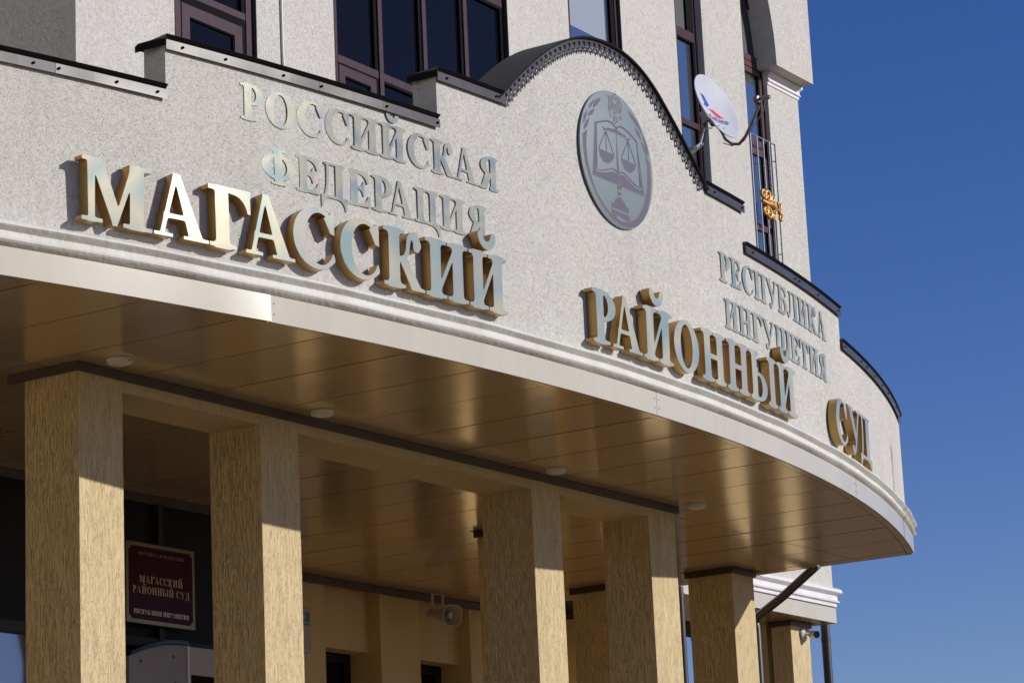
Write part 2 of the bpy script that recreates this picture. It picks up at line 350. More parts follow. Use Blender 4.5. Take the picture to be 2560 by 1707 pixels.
    if ch == 'Ф':
        ring = np.maximum(sd_ell(.585, .5, .585, .365, X, Y), -sd_ell(.585, .5, .31, .285, X, Y))
        return U(ring, box(.45, .72, 0, 1), box(.32, .85, 0, SH), box(.32, .85, 1 - SH, 1), k=.03)
    if ch == 'Д':
        leftleg = sd_poly([(.12, 1), (.24, 1)] + bezier((.30, .95), (.32, .25), (.16, .02)) + [(.04, .02)] + bezier((.10, .06), (.24, .3), (.20, .93)), X, Y)
        feet = sd_poly([(0, .06), (0, -.29), (.05, -.29)] + bezier((.05, -.29), (.09, -.02), (.30, .0)) + [(.60, 0)] + bezier((.60, 0), (.90, -.02), (.93, -.29)) + [(.99, -.29), (.99, .06)], X, Y)
        return U(leftleg, box(.12, .92, 1 - SH, 1), box(.56, .83, 0, 1), box(.0, .99, 0, .07), feet, k=.02)
    if ch == 'Л':
        leg = sd_stroke(bezier((.36, .97), (.38, .20), (.22, .07), 8), [.05] * 9, X, Y); ball = sd_stroke([(.10, .12), (.14, .05)], [.09, .07], X, Y)
        return U(leg, ball, box(.20, 1.17, 1 - SH, 1), box(.76, 1.03, 0, 1), box(.62, 1.17, 0, SH), k=.03)
    if ch == 'У':
        tail = sd_stroke([(.93, .97)] + bezier((.66, .36), (.52, -.06), (.38, .0), 7), [.04, .045, .05, .055, .055, .055, .06, .065, .065], X, Y)
        return U(poly((.07, .97), (.35, .97), (.68, .38), (.60, .20)), tail, sd_stroke([(.34, .06), (.36, .04)], [.085, .08], X, Y), box(0, .44, 1 - .055, 1), box(.74, 1.08, 1 - .055, 1), k=.03)
    raise KeyError(ch)
GW = {'И': 1.13, 'Й': 1.13, 'Н': 1.11, 'П': 1.18, 'Ц': 1.09, 'Ш': 1.51, 'Г': .89, 'Т': 1.02, 'Е': .87, 'Б': .97, 'Р': .85, 'Ы': 1.48, 'Я': .92, 'К': 1.03, 'А': 1.06,
      'М': 1.37, 'О': 1.06, 'С': .93, 'Ф': 1.17, 'Д': .99, 'Л': 1.17, 'У': 1.08}
def trace(F, x0, y0, h):
    """marching squares -> closed loops of points around F<0"""
    ny, nx = F.shape; nxt = {}; pos = {}
    ins = F < 0
    cells = np.argwhere((ins[:-1, :-1].astype(int) + ins[1:, :-1] + ins[:-1, 1:] + ins[1:, 1:]) % 4 != 0)
    def pt(e):
        if e in pos: return
        k, i, j = e
        if k == 0: a, b_ = F[i, j], F[i, j + 1]; t = a / (a - b_); pos[e] = (x0 + (j + t) * h, y0 + i * h)
        else: a, b_ = F[i, j], F[i + 1, j]; t = a / (a - b_); pos[e] = (x0 + j * h, y0 + (i + t) * h)
    for i, j in cells:
        i = int(i); j = int(j); c = [ins[i, j], ins[i, j + 1], ins[i + 1, j + 1], ins[i + 1, j]]
        E = [(0, i, j), (1, i, j + 1), (0, i + 1, j), (1, i, j)]; cr = [k for k in range(4) if c[k] != c[(k + 1) % 4]]
        # orient: inside on the left
        outs = [k for k in cr if c[k]]; inn = [k for k in cr if not c[k]]
        if len(cr) == 2: pairs = [(inn[0], outs[0])] if True else []
        else: pairs = [(inn[0], outs[0] if (outs[0] - inn[0]) % 4 == 1 else outs[1]), (inn[1], outs[1] if (outs[0] - inn[0]) % 4 == 1 else outs[0])]
        for a, b_ in pairs: pt(E[a]); pt(E[b_]); nxt[E[a]] = E[b_]
    loops = []; seen = set()
    for e in list(nxt):
        if e in seen: continue
        lp = []; q = e
        while q not in seen and q in nxt: seen.add(q); lp.append(pos[q]); q = nxt[q]
        if len(lp) > 8: loops.append(np.array(lp))
    return loops
def simplify(P, eps):
    n = len(P); keep = np.zeros(n, bool); i0 = 0; i1 = int(np.argmax(np.hypot(*(P - P[0]).T))); keep[[i0, i1]] = True
    st = [(i0, i1), (i1, n)]
    while st:
        a, b_ = st.pop()
        if b_ - a < 2: continue
        A = P[a]; B = P[b_ % n]; d = B - A; l = np.hypot(*d) + 1e-12; Q = P[a + 1:b_] - A
        dist = np.abs(Q[:, 0] * d[1] - Q[:, 1] * d[0]) / l; k = int(np.argmax(dist))
        if dist[k] > eps: keep[a + 1 + k] = True; st += [(a, a + 1 + k), (a + 1 + k, b_)]
    return P[keep]
GC = {}
def glyph(ch, res=110, eps=.0035, thin=0.):
    key = (ch, res)
    if key in GC: return GC[key]
    h = 1. / res; x0, x1, y0, y1 = -.12, GW[ch] + .12, -.36, (1.5 if ch == 'Й' else 1.1)
    xs = np.arange(x0, x1, h); ys = np.arange(y0, y1, h); X, Y = np.meshgrid(xs, ys)
    F = glyph_sdf(ch, X, Y) + thin; lp = [simplify(p, eps) for p in trace(F, x0, y0, h)]
    allp = np.concatenate(lp); lo, hi = allp[:, 0].min(), allp[:, 0].max()
    # rivet spots: deep inside points near several anchors
    sp = []
    for ax, ay in ((.15, .93), (.85, .9), (.15, .07), (.85, .07), (.5, .5)):
        c = (np.abs(X - ax * GW[ch]) + np.abs(Y - ay)) + np.where(F < -.035, 0, 50); k = np.unravel_index(np.argmin(c), c.shape)
        if c[k] < .35: sp.append((float(X[k]), float(Y[k])))
    GC[key] = (lp, lo, hi, sp); return GC[key]
def fill_mesh(loops, name, depth=0., front_only=False, bevel=0.):
    """loops in (x, z) -> flat sheet (depth 0) or solid from y=0 back to y=depth"""
    cu = bpy.data.curves.new('tmp', 'CURVE'); cu.dimensions = '2D'; cu.fill_mode = 'BOTH' if depth > 0 else 'FRONT'
    if depth <= 0: cu.fill_mode = 'BOTH'
    for P in loops:
        s = cu.splines.new('POLY'); s.points.add(len(P) - 1)
        for i, (x, y) in enumerate(P): s.points[i].co = (x, y, 0, 1)
        s.use_cyclic_u = True
    cu.extrude = depth / 2 if depth > 0 else 0.
    if bevel: cu.bevel_depth = bevel; cu.bevel_resolution = 0; cu.offset = -bevel
    o = bpy.data.objects.new('tmp', cu); COL.objects.link(o)
    dg = bpy.context.evaluated_depsgraph_get(); me = bpy.data.meshes.new_from_object(o.evaluated_get(dg))
    COL.objects.unlink(o); bpy.data.objects.remove(o); bpy.data.curves.remove(cu)
    me.name = name
    co = np.empty(len(me.vertices) * 3); me.vertices.foreach_get('co', co); co = co.reshape(-1, 3)
    out = np.stack([co[:, 0], depth / 2 - co[:, 2], co[:, 1]], 1); me.vertices.foreach_set('co', out.ravel()); me.flip_normals() if False else None
    bm = bmesh.new(); bm.from_mesh(me); bmesh.ops.remove_doubles(bm, verts=bm.verts, dist=1e-6)
    if depth > 0: bmesh.ops.recalc_face_normals(bm, faces=bm.faces)
    bm.to_mesh(me); bm.free(); me.materials.clear(); return me
def side_mesh(loops, name, depth, y0=0.):
    vs = []; fs = []
    for P in loops:
        n = len(P); b_ = len(vs); vs += [(x, y0, z) for x, z in P] + [(x, y0 + depth, z) for x, z in P]
        fs += [(b_ + i, b_ + (i + 1) % n, b_ + n + (i + 1) % n, b_ + n + i) for i in range(n)]
    me = bpy.data.meshes.new(name); me.from_pydata(vs, [], fs)
    for p in me.polygons: p.use_smooth = True
    try: me.set_sharp_from_angle(angle=math.radians(35))
    except Exception: pass
    return me
# ------------------------------------------------------------ the setting: ground, porch floor
gm_ = paint('sand_paving', (.18, .108, .044), (.155, .09, .036), .8, .5, .6, .2)
def plane_obj(name, x0, x1, y0, y1, z, mt):
    o = MB().add([(x0, y0, z), (x1, y0, z), (x1, y1, z), (x0, y1, z)], [(0, 1, 2, 3)]).obj(name, mt); o['kind'] = 'structure'; return o
plane_obj('ground', -1500, 1500, -1500, 1500, -1.66, gm_)
pf = MB().box(8.0, 28.2, 10.6, 15.9, -1.65, -.75).obj('porch_floor', paint('porch_granite', (.19, .115, .048), (.16, .095, .04), .5, .5, 1.4, .05)); pf['kind'] = 'structure'

# ------------------------------------------------------------ the portico with the curved front
TH0, TH1 = -.375, .386
port = thing('entrance_portico', 'curved cream portico of the courthouse carrying the stepped and arched parapet', 'portico', (16.2, 11.5, -.75))
def loc_(o): o.matrix_parent_inverse = o.parent.matrix_world.inverted() if False else Matrix.Translation(-o.parent.location); return o
def part(mb, name, mt, parent, **k):
    o = mb.obj(name, mt, parent, **k); r = parent
    while r.parent: r = r.parent
    if parent.parent is None: o.matrix_parent_inverse = Matrix.Translation(-r.location)
    return o
ARCH = [(-.0619, 5.93), (-.0519, 6.12), (-.0363, 6.365), (-.023, 6.52), (-.0132, 6.595), (-.004, 6.63), (.0045, 6.64), (.013, 6.63), (.0244, 6.575), (.0349, 6.475), (.0450, 6.335), (.0530, 6.215), (.0616, 6.08), (.0714, 5.93)]
def arch_z(t):
    xs = [a for a, _ in ARCH]; zs = [z for _, z in ARCH]
    i = max(0, min(len(xs) - 2, int(np.searchsorted(xs, t)) - 1))
    f = lambda k: (zs[min(k + 1, len(zs) - 1)] - zs[max(k - 1, 0)]) / (xs[min(k + 1, len(xs) - 1)] - xs[max(k - 1, 0)])
    h = xs[i + 1] - xs[i]; s = (t - xs[i]) / h; a, b_ = zs[i], zs[i + 1]; m0, m1 = f(i) * h, f(i + 1) * h
    return a * (1 + 2 * s) * (1 - s) ** 2 + m0 * s * (1 - s) ** 2 + b_ * s * s * (3 - 2 * s) + m1 * s * s * (s - 1)
SEG = [(TH0, -.2063, 5.297), (-.2063, -.0943, 5.607), (-.0943, -.0619, 5.935), (-.0619, .0714, None), (.0714, .1063, 5.945), (.1063, .2222, 5.625), (.2222, TH1, 5.345)]
def top_at(seg, t): return arch_z(t) if seg[2] is None else seg[2]
wall = MB()
vs = []; fs = []; first = True; prof = []
for s_ in SEG:
    for t in rng(s_[0], s_[1], .004): prof.append((t, top_at(s_, t)))
# one closed slab: front skin, back skin, top, bottom, ends
for t, z in prof: vs += [cp(t, 4.20, RW), cp(t, z, RW), cp(t, z, RW - .2), cp(t, 4.20, RW - .2)]
for i in range(len(prof) - 1):
    q = 4 * i
    t0, z0 = prof[i]; t1, z1 = prof[i + 1]
    if abs(t1 - t0) < 1e-9:   # step: a vertical side face
        fs += [(q + 1, q + 2, q + 6, q + 5)]
    else:
        fs += [(q, q + 4, q + 5, q + 1), (q + 1, q + 5, q + 6, q + 2), (q + 2, q + 6, q + 7, q + 3), (q + 3, q + 7, q + 4, q)]
n_ = 4 * (len(prof) - 1); fs += [(0, 1, 2, 3), (n_ + 3, n_ + 2, n_ + 1, n_)]
wall.add(vs, fs); part(wall, 'parapet_wall', M['white_plaster'], port)
# end returns running back to the building
mb = MB(); e0 = cp(TH1, 0, RW)
mb.box(e0[0] - .36, e0[0] - .16, e0[1] - .05, 13.58, 4.20, 5.34); part(mb, 'return_wall', M['white_plaster'], port)
# painted moulding at the foot of the parapet
PR = [(20.74, 4.163), (20.775, 4.166), (20.792, 4.176), (20.800, 4.182), (20.815, 4.190), (20.821, 4.201), (20.816, 4.212), (20.802, 4.220), (20.796, 4.224), (20.796, 4.252), (20.803, 4.258), (20.822, 4.268), (20.833, 4.281), (20.829, 4.296), (20.812, 4.308), (20.780, 4.317), (20.755, 4.322), (20.742, 4.334), (20.725, 4.336)]
mb = MB(); th = rng(TH0 - .001, TH1 - .004, .005); vs = []; fs = []
for t in th: vs += [cp(t, z + .002 * math.sin(t * 90 + r * 30) , r + .0015 * math.sin(t * 190 + z * 20)) for r, z in PR]
k = len(PR)
for i in range(len(th) - 1):
    for j in range(k - 1): fs.append((i * k + j, (i + 1) * k + j, (i + 1) * k + j + 1, i * k + j + 1))
fs += [tuple(range(k)), tuple((len(th) - 1) * k + j for j in range(k))]
mb.add(vs, fs); part(mb, 'moulding', M['moulding'], port, smooth=40)
# fascia sheets, butted with a small gap, each with rivets at its joints
FJ = [TH0, -.1719, .0201, .2191, TH1 - .008]
rv = None
def rivet_at(parent, th_, z, r, rad=.006, name='rivet', mt=None):
    """shares one mesh; parent is a part of the portico, coordinates are world"""
    global rv
    key = name
    if key not in RV:
        RV[key] = MB().lathe((0, 0, 0), (0, -1, 0), [(0, .004), (.6, .004), (.9, .0025), (1, 0), (1, -.002)] if name == 'rivet' else [(0, .009), (.45, .009), (.5, .005), (.95, .004), (1, 0), (1, -.002)], 10).mesh(name, 40)
        for v in RV[key].vertices: v.co.x *= rad; v.co.z *= rad
        RV[key].materials.append(mt)
    o = bpy.data.objects.new(name, RV[key]); COL.objects.link(o); o.parent = parent
    o.matrix_parent_inverse = Matrix.Identity(4)
    p = cp(th_, z, r); o.matrix_basis = Matrix.Translation(Vector(p)) @ Matrix.Rotation(th_, 4, 'Z')
    if parent.parent is not None: pass
    return o
RV = {}
M['rivet'] = mat('rivet_steel', (.35, .34, .33), .35, .6)
for i in range(4):
    a, b_ = FJ[i] + .00012, FJ[i + 1] - .00012; mb = MB(); th = rng(a, b_ - .03, .02)[:-1] + rng(b_ - .03, b_, .002)
    vs = []
    for t in th:      # the first sheet is sprung slightly outwards at its right end and catches the sun
        f = max(0., (t - b_ + .022) / .022) if i == 0 else 0.
        rb_, rt_ = RF + .011 * f * f, RF + .011 * f * f - .0062 * f
        vs += [cp(t, 4.0, rb_), cp(t, 4.163, rt_), cp(t, 4.163, rt_ - .012), cp(t, 4.0, rb_ - .012)]
    fs = [(4 * j + q, 4 * j + (q + 1) % 4, 4 * j + 4 + (q + 1) % 4, 4 * j + 4 + q) for j in range(len(th) - 1) for q in range(4)] + [(3, 2, 1, 0), tuple(4 * (len(th) - 1) + q for q in range(4))]
    mb.add(vs, fs); o = part(mb, 'fascia_panel', M['fascia'], port, smooth=20)
    for tj, s in ((FJ[i], 1), (FJ[i + 1], -1)):
        if TH0 < tj < TH1 - .02:
            for z in (4.052, 4.116): rivet_at(o, tj + s * .0014, z, RF, .0065, 'rivet', M['rivet'])
# end fascia (runs back in y at the right end)
ef = cp(TH1 - .008, 0, RF)
part(MB().box(ef[0] - .012, ef[0], ef[1] + .02, 13.74, 4.0, 4.163), 'end_fascia', M['fascia'], port)
part(MB().box(ef[0] - .10, ef[0] - .01, ef[1] + .06, 13.58, 4.166, 4.33), 'end_moulding', M['moulding'], port)
# roof slab above the soffit keeps daylight out
mb = MB(); ths = rng(TH0 + .004, TH1 - .012, .02)
top = [cp(t, 4.15, RF - .02) for t in ths]; poly_ = top + [(ef[0] - .02, 15.5, 4.15), (8.7, 15.5, 4.15)]
n_ = len(poly_); mb.add([(x, y, 4.0055) for x, y, _ in poly_] + [(x, y, 4.15) for x, y, _ in poly_], [tuple(range(n_)), tuple(range(2 * n_ - 1, n_ - 1, -1))] + [(i, (i + 1) % n_, (i + 1) % n_ + n_, i + n_) for i in range(n_)])
part(mb, 'roof_slab', M['seam'], port)
# soffit panels, 0.70 m wide
def arc_y(x, r): return CY - math.sqrt(r * r - (x - CX) ** 2)
XE = ef[0] - .02
def soffit(x0, x1, y0f, y1, tilt=0.):
    g = random.choice((.0065, .008, .010, .012)); xs = [x0 + g + (x1 - x0 - 2 * g) * i / 4 for i in range(5)]
    fr = [(x, y0f(x)) for x in xs]; P = fr + [(xs[-1], y1), (xs[0], y1)]
    P = [(x, min(y, y1)) for x, y in P]; n_ = len(P)
    mb = MB(); mb.add([(x, y, 4.0 + tilt * (x - x0)) for x, y in P] + [(x, y, 4.0045) for x, y in P], [tuple(range(n_)), tuple(range(2 * n_ - 1, n_ - 1, -1))] + [(i, (i + 1) % n_, (i + 1) % n_ + n_, i + n_) for i in range(n_)])
    return part(mb, 'soffit_panel', M['soffit'], port)
x = 11.77 - .70 * 4
while x < XE - .05:
    x1 = min(x + .70, XE); td = random.uniform(-.0022, .0022)
    for (ya, yb) in ((None, 11.52), (11.52, 14.20), (14.20, 15.52)):
        f = (lambda q: arc_y(q, RF - .075)) if ya is None else (lambda q, ya=ya: ya + .004)
        if ya is None and arc_y(min(x1, XE), RF - .075) > 11.45 and arc_y(x, RF - .075) > 11.45: continue
        yy = yb - .006
        if ya == 14.20 and x > 25.3: continue
        soffit(x, x1, f, yy, td)
    x += .70
mb = MB(); th = rng(TH0 + .004, TH1 - .012, .02); vs = []
for t in th: vs += [cp(t, 3.998, RF - .013), cp(t, 3.998, RF - .068), cp(t, 4.02, RF - .068), cp(t, 4.02, RF - .013)]
mb.add(vs, [(4 * j + q, 4 * j + (q + 1) % 4, 4 * j + 4 + (q + 1) % 4, 4 * j + 4 + q) for j in range(len(th) - 1) for q in range(4)])
part(mb, 'soffit_edge_trim', M['soffit'], port)
# edge beam over the four front pillars with its dark closing strip
for x0, x1 in ((13.041, 14.419), (14.841, 17.749), (18.161, 19.509)): part(MB().box(x0, x1, 11.302, 11.715, 3.875, 3.999), 'beam', M['ochre_plaster'], port)
part(MB().box(12.60, 19.97, 11.27, 11.299, 3.945, 3.997).box(12.60, 12.627, 11.299, 11.86, 3.945, 3.997).box(19.943, 19.97, 11.299, 11.86, 3.945, 3.997), 'beam_trim', M['trim_dark'], port)
part(MB().box(17.3, 25.0, 15.47, 15.53, 3.935, 3.996), 'wall_trim', M['trim_dark'], port)

# coping strips on the steps of the parapet
def coping(a, b_, z, joints=(), screws=(), lip_r=True):
    es = [a] + list(joints) + [b_]
    for i in range(len(es) - 1):
        t0 = es[i] + (.0001 if i else 0); t1 = es[i + 1]; th = rng(t0, t1, .012); mb = MB(); dz = .0015 * (i % 2)
        # front strip, leaning slightly outwards at its foot, and the cap
        sec = [(RW + .006, z + .004), (RW + .020 + dz, z - .060), (RW + .025 + dz, z - .062), (RW + .028, z - .004), (RW + .010, z + .002), (RW + .036, z + .026), (RW + .033, z + .030), (RW - .21, z + .030), (RW - .225, z - .01), (RW - .22, z - .01), (RW - .205, z + .022)]
        vs = []; k = len(sec)
        for t in th: vs += [cp(t, zz, r) for r, zz in sec]
        mb.add(vs, [(k * j + q, k * j + (q + 1) % k, k * j + k + (q + 1) % k, k * j + k + q) for j in range(len(th) - 1) for q in range(k)] + [tuple(range(k)), tuple(k * (len(th) - 1) + q for q in range(k))])
        o = part(mb, 'coping_strip', M['coping'], port)
        o.data.materials.append(M['coping_dark'])
        for p in o.data.polygons:
            c = p.center
            if c.z > z - .001: p.material_index = 1  # cap and lip blackened: shade of the downward fold put into the colour
        for s in screws:
            if t0 < s <= t1: rivet_at(o, s, z - .032, RW + .031 + dz, .0085, 'screw', M['coping_dark'])
coping(TH0, -.2067, 5.297, (-.2444,), (-.2514, -.2433, -.2242, -.2102))
coping(-.2068, -.0947, 5.607, (-.1484,), (-.201, -.1852, -.1629, -.1476, -.1195, -.096))
coping(-.0948, -.0605, 5.935, (), (-.0905, -.0654))
coping(.0730, .1067, 5.945, (), (.0790, .1040))
coping(.1058, .2226, 5.625, (.160,), (.1117, .1574, .1624, .1872, .2171))
coping(.2218, TH1 + .001, 5.345, (.2652, .33), (.2246, .2544, .2663, .2857, .305, .3227, .355, .375))
# sloped end flaps of the coping at the step sides
for t, z0, z1 in ((-.2063, 5.33, 5.63), (-.0943, 5.64, 5.96)):
    p = cp(t, z1, RW); mb = MB()
    mb.add([(p[0] - .018, p[1] - .022, z1 - .022), (p[0] + .01, p[1] - .022, z1 + .006), (p[0] + .01, p[1] + .215, z1 + .006), (p[0] - .018, p[1] + .215, z1 - .022),
            (p[0] - .018, p[1] - .022, z1 - .058), (p[0] - .014, p[1] - .022, z1 - .058), (p[0] - .014, p[1] + .215, z1 - .058), (p[0] - .018, p[1] + .215, z1 - .058)],
           [(0, 1, 2, 3), (0, 4, 7, 3), (4, 5, 6, 7), (0, 1, 5, 4), (3, 2, 6, 7)])
    part(mb, 'coping_end_flap', M['coping_dark'], port)
# the arched sheet roof, its rim and the lace trim below it
mb = MB(); th = rng(-.0640, .0735, .0022); vs = []
def az(t): return arch_z(min(max(t, -.0619), .0714)) - max(0, -.0619 - t) * 17 - max(0, t - .0714) * 16
for i, t in enumerate(th):
    q = 0.
    vs += [cp(t, az(t) + .004, RW + .038), cp(t, az(t) + .018, RW + .038), cp(t, az(t) + .022 + q, RW - .36), cp(t, az(t) + .010 + q, RW - .36)]
mb.add(vs, [(4 * j + q, 4 * j + (q + 1) % 4, 4 * j + 4 + (q + 1) % 4, 4 * j + 4 + q) for j in range(len(th) - 1) for q in range(4)] + [(3, 2, 1, 0), tuple(4 * (len(th) - 1) + q for q in range(4))])
M['roof_sheet'] = mat('roof_sheet_steel', (.035, .032, .031), .5, spec=.3)
o = part(mb, 'arched_roof_sheet', M['roof_sheet'], port, smooth=30); o.data.materials.append(M['coping_dark'])
for p in o.data.polygons:
    if p.normal.z < .1 and p.index % 1 == 0 and abs(p.normal.y) > .6: p.material_index = 1
def tooth_sdf(X, Y):
    d = np.minimum(sd_poly([(0, -.080), (.031, -.045), (.013, -.012), (.031, 0), (-.031, 0), (-.013, -.012), (-.031, -.045)], X, Y), sd_poly([(-.032, -.010), (.032, -.010), (.032, .012), (-.032, .012)], X, Y))
    d = np.maximum(d, -(np.hypot(X, Y + .046) - .0105))
    for s in (-1, 1): d = np.maximum(d, -(np.maximum(np.hypot(X - s * .031, (Y + .012)) - .0165, Y + .011)))
    return np.maximum(d, np.abs(X) - .0305)
hh = .0011; xs = np.arange(-.036, .0361, hh); ys = np.arange(-.086, .018, hh); X, Y = np.meshgrid(xs, ys)
tl = [simplify(p, .0008) for p in trace(tooth_sdf(X, Y), -.036, -.086, hh)]
tooth = fill_mesh(tl, 'lace_tooth', .003)
tv = [tuple(v.co) for v in tooth.vertices]; tf = [tuple(p.vertices) for p in tooth.polygons]
t = -.0612; acc = []
while t < .0722:
    sl = (az(t + .001) - az(t - .001)) / (.002 * RW); ang = math.atan(sl); acc.append((t, az(t), ang)); t += .0710 * math.cos(ang) / RW
third = len(acc) // 3 + 1
for g0 in range(0, len(acc), third):
    mb = MB()
    for t, z, a in acc[g0:g0 + third]:
        ca, sa = math.cos(a), math.sin(a); jr = random.uniform(-.0015, .0015)
        base = Vector(cp(t, z - .004, RW + .016 + jr)); ux = Vector((math.cos(t), math.sin(t), 0)); iy = Vector((-math.sin(t), math.cos(t), 0))
        mb.add([base + ux * (x_ * ca - z_ * sa) + iy * y_ + Vector((0, 0, x_ * sa + z_ * ca)) for x_, y_, z_ in [(q[0] * 1.17, q[1], q[2] * 1.22) for q in tv]], tf)
    part(mb, 'lace_trim', M['coping'], port)

# ------------------------------------------------------------ pillars
pl_lab = {0: ('front pillar nearest the left edge, its lower half sunlit', 12.63, 13.04, 11.30, 11.745),
          1: ('second front pillar, just right of the maroon plaque', 14.42, 14.84, 11.30, 11.735),
          2: ('third front pillar, in front of the horn loudspeaker bay, right of it', 17.75, 18.16, 11.30, 11.76),
          3: ('last front pillar under the right end of the edge beam', 19.51, 19.94, 11.30, 11.745),
          4: ('set-back pillar beside the slanting rain pipe, cut by a diagonal shadow', 23.21, 23.64, 12.57, 13.05),
          5: ('inner pillar peeping out behind the third front pillar', 19.68, 20.10, 12.62, 13.10),
          6: ('inner pillar half hidden behind the last front pillar', 23.22, 23.64, 13.96, 14.36),
          7: ('far right pillar carrying the small security camera', 27.08, 27.52, 13.98, 14.22)}
for i, (lab, x0, x1, y0, y1) in pl_lab.items():
    p = thing('pillar', 'square ochre plastered ' + lab, 'pillar', ((x0 + x1) / 2, (y0 + y1) / 2, -.75), 'square ochre pillars of the portico')
    zt = 3.998
    part(MB().box(x0, x1, y0, y1, -.75, zt), 'shaft', M['ochre_plaster'], p, bevel=.005)
    if i >= 4:
        g = .022; part(MB().box(x0 - g, x1 + g, y0 - g, y0 - .002, 3.945, 3.997).box(x0 - g, x0 - .002, y0 - .002, y1 + g, 3.945, 3.997).box(x1 + .002, x1 + g, y0 - .002, y1 + g, 3.945, 3.997), 'collar', M['trim_dark'], p)
        part(MB().box(x0 - .07, x1 + .07, y0 - .06, y1 + .03, 3.9972, 3.9988), 'cover_plate', M['trim_dark'], p)

# ------------------------------------------------------------ main building
bld = thing('courthouse_building', 'cream plastered courthouse block rising behind the curved parapet', 'building', (21.6, 17, -.75))
YW = 13.6; YP = 13.8                      # plane of the facade, plane of the set-back pier at the right
Q = YW / 13.8
X0, X1 = 15.43 * Q, 27.81
XE_ = 26.53 * Q
WZ0 = 6.35
def S_(*v): return [q * Q for q in v]
OP = [(16.62 * Q, 17.70 * Q, WZ0, 11.2), (18.80 * Q, 21.65 * Q, WZ0, 11.2), (22.79 * Q, 23.84 * Q, WZ0, 11.4), (25.0 * Q, 25.60 * Q, WZ0, 11.7)]
xs = sorted({X0, XE_} | {o[0] for o in OP} | {o[1] for o in OP}); zs = sorted({5.2, 13.5} | {o[2] for o in OP} | {o[3] for o in OP})
mb = MB(); D = .34
for i in range(len(xs) - 1):
    for j in range(len(zs) - 1):
        cx_, cz_ = (xs[i] + xs[i + 1]) / 2, (zs[j] + zs[j + 1]) / 2
        if any(o[0] < cx_ < o[1] and o[2] < cz_ < o[3] for o in OP): continue
        mb.add([(xs[i], YW, zs[j]), (xs[i + 1], YW, zs[j]), (xs[i + 1], YW, zs[j + 1]), (xs[i], YW, zs[j + 1])], [(0, 1, 2, 3)])
for x0, x1, z0, z1 in OP:
    mb.add([(x0, YW, z0), (x0, YW + D, z0), (x0, YW + D, z1), (x0, YW, z1)], [(0, 1, 2, 3)]); mb.add([(x1, YW, z0), (x1, YW + D, z0), (x1, YW + D, z1), (x1, YW, z1)], [(0, 1, 2, 3)])
    mb.add([(x0, YW, z0), (x1, YW, z0), (x1, YW + D, z0), (x0, YW + D, z0)], [(0, 1, 2, 3)]); mb.add([(x0, YW, z1), (x1, YW, z1), (x1, YW + D, z1), (x0, YW + D, z1)], [(0, 1, 2, 3)])
for (a, b_) in (((X0, YW), (X0, 24)), ((X1, YP), (X1, 24)), ((X0, 24), (X1, 24)), ((XE_, YW), (XE_, YW + .5))):
    zb_ = 5.2 if a[0] == XE_ else 4.17
    mb.add([(a[0], a[1], zb_), (b_[0], b_[1], zb_), (b_[0], b_[1], 13.5), (a[0], a[1], 13.5)], [(0, 1, 2, 3)])
mb.add([(X0, YW, 13.5), (X1, YW, 13.5), (X1, 24, 13.5), (X0, 24, 13.5)], [(0, 1, 2, 3)])
mb.box(27.06, X1, YP, YP + .3, 4.17, 10.30).box(X0 + .01, 27.059, YP, YP + .1, 4.17, 5.3).box(X0 + .01, XE_, YW + .001, YP - .001, 5.2, 5.25)
part(mb, 'wall', M['upper_plaster'], bld)
part(MB().box(X0 + .02, X1 - .02, YW + D + .16, 23.9, 4.2, 13.4), 'inner_core', M['gasket'], bld)
# lower floor behind the porch
mb = MB()
mb.box(17.30, 20.75, 15.552, 15.92, -.75, 4.16).box(21.63, 22.28, 15.552, 15.92, -.75, 4.16).box(23.16, 25.0, 15.552, 15.92, -.75, 4.16)
mb.box(20.75, 21.63, 15.70, 15.90, 3.392, 4.16).box(22.28, 23.16, 15.70, 15.90, 3.392, 4.16)
mb.box(20.75, 21.63, 15.70, 15.90, -.75, .2).box(22.28, 23.16, 15.70, 15.90, -.75, .2)
part(mb, 'porch_wall', M['ochre_smooth'], bld)
part(MB().box(17.301, 24.99, 16.3, 20., -.75, 4.1), 'lower_core', M['gasket'], bld)
part(MB().box(24.60, 24.85, 15.15, 15.551, -.75, 3.93), 'pilaster', M['ochre_smooth'], bld)
part(MB().box(27.12, 27.55, 14.30, 14.95, -.75, 4.0), 'end_pier', M['ochre_plaster'], bld)
part(MB().box(17.15, 17.30, 13.97, 15.9, -.75, 4.0), 'side_wall', M['ochre_smooth'], bld)
for x0, x1 in ((20.75, 21.63), (22.28, 23.16)):
    f = part(MB().box(x0, x1, 15.93, 15.99, 3.30, 3.41).box(x0, x0 + .09, 15.93, 15.99, .2, 3.298).box(x1 - .09, x1, 15.93, 15.99, .2, 3.298), 'window', M['black'], bld)
    part(MB().box(x0 + .09, x1 - .09, 15.96, 15.97, .2, 3.30), 'pane', M['glass_dark'], f)
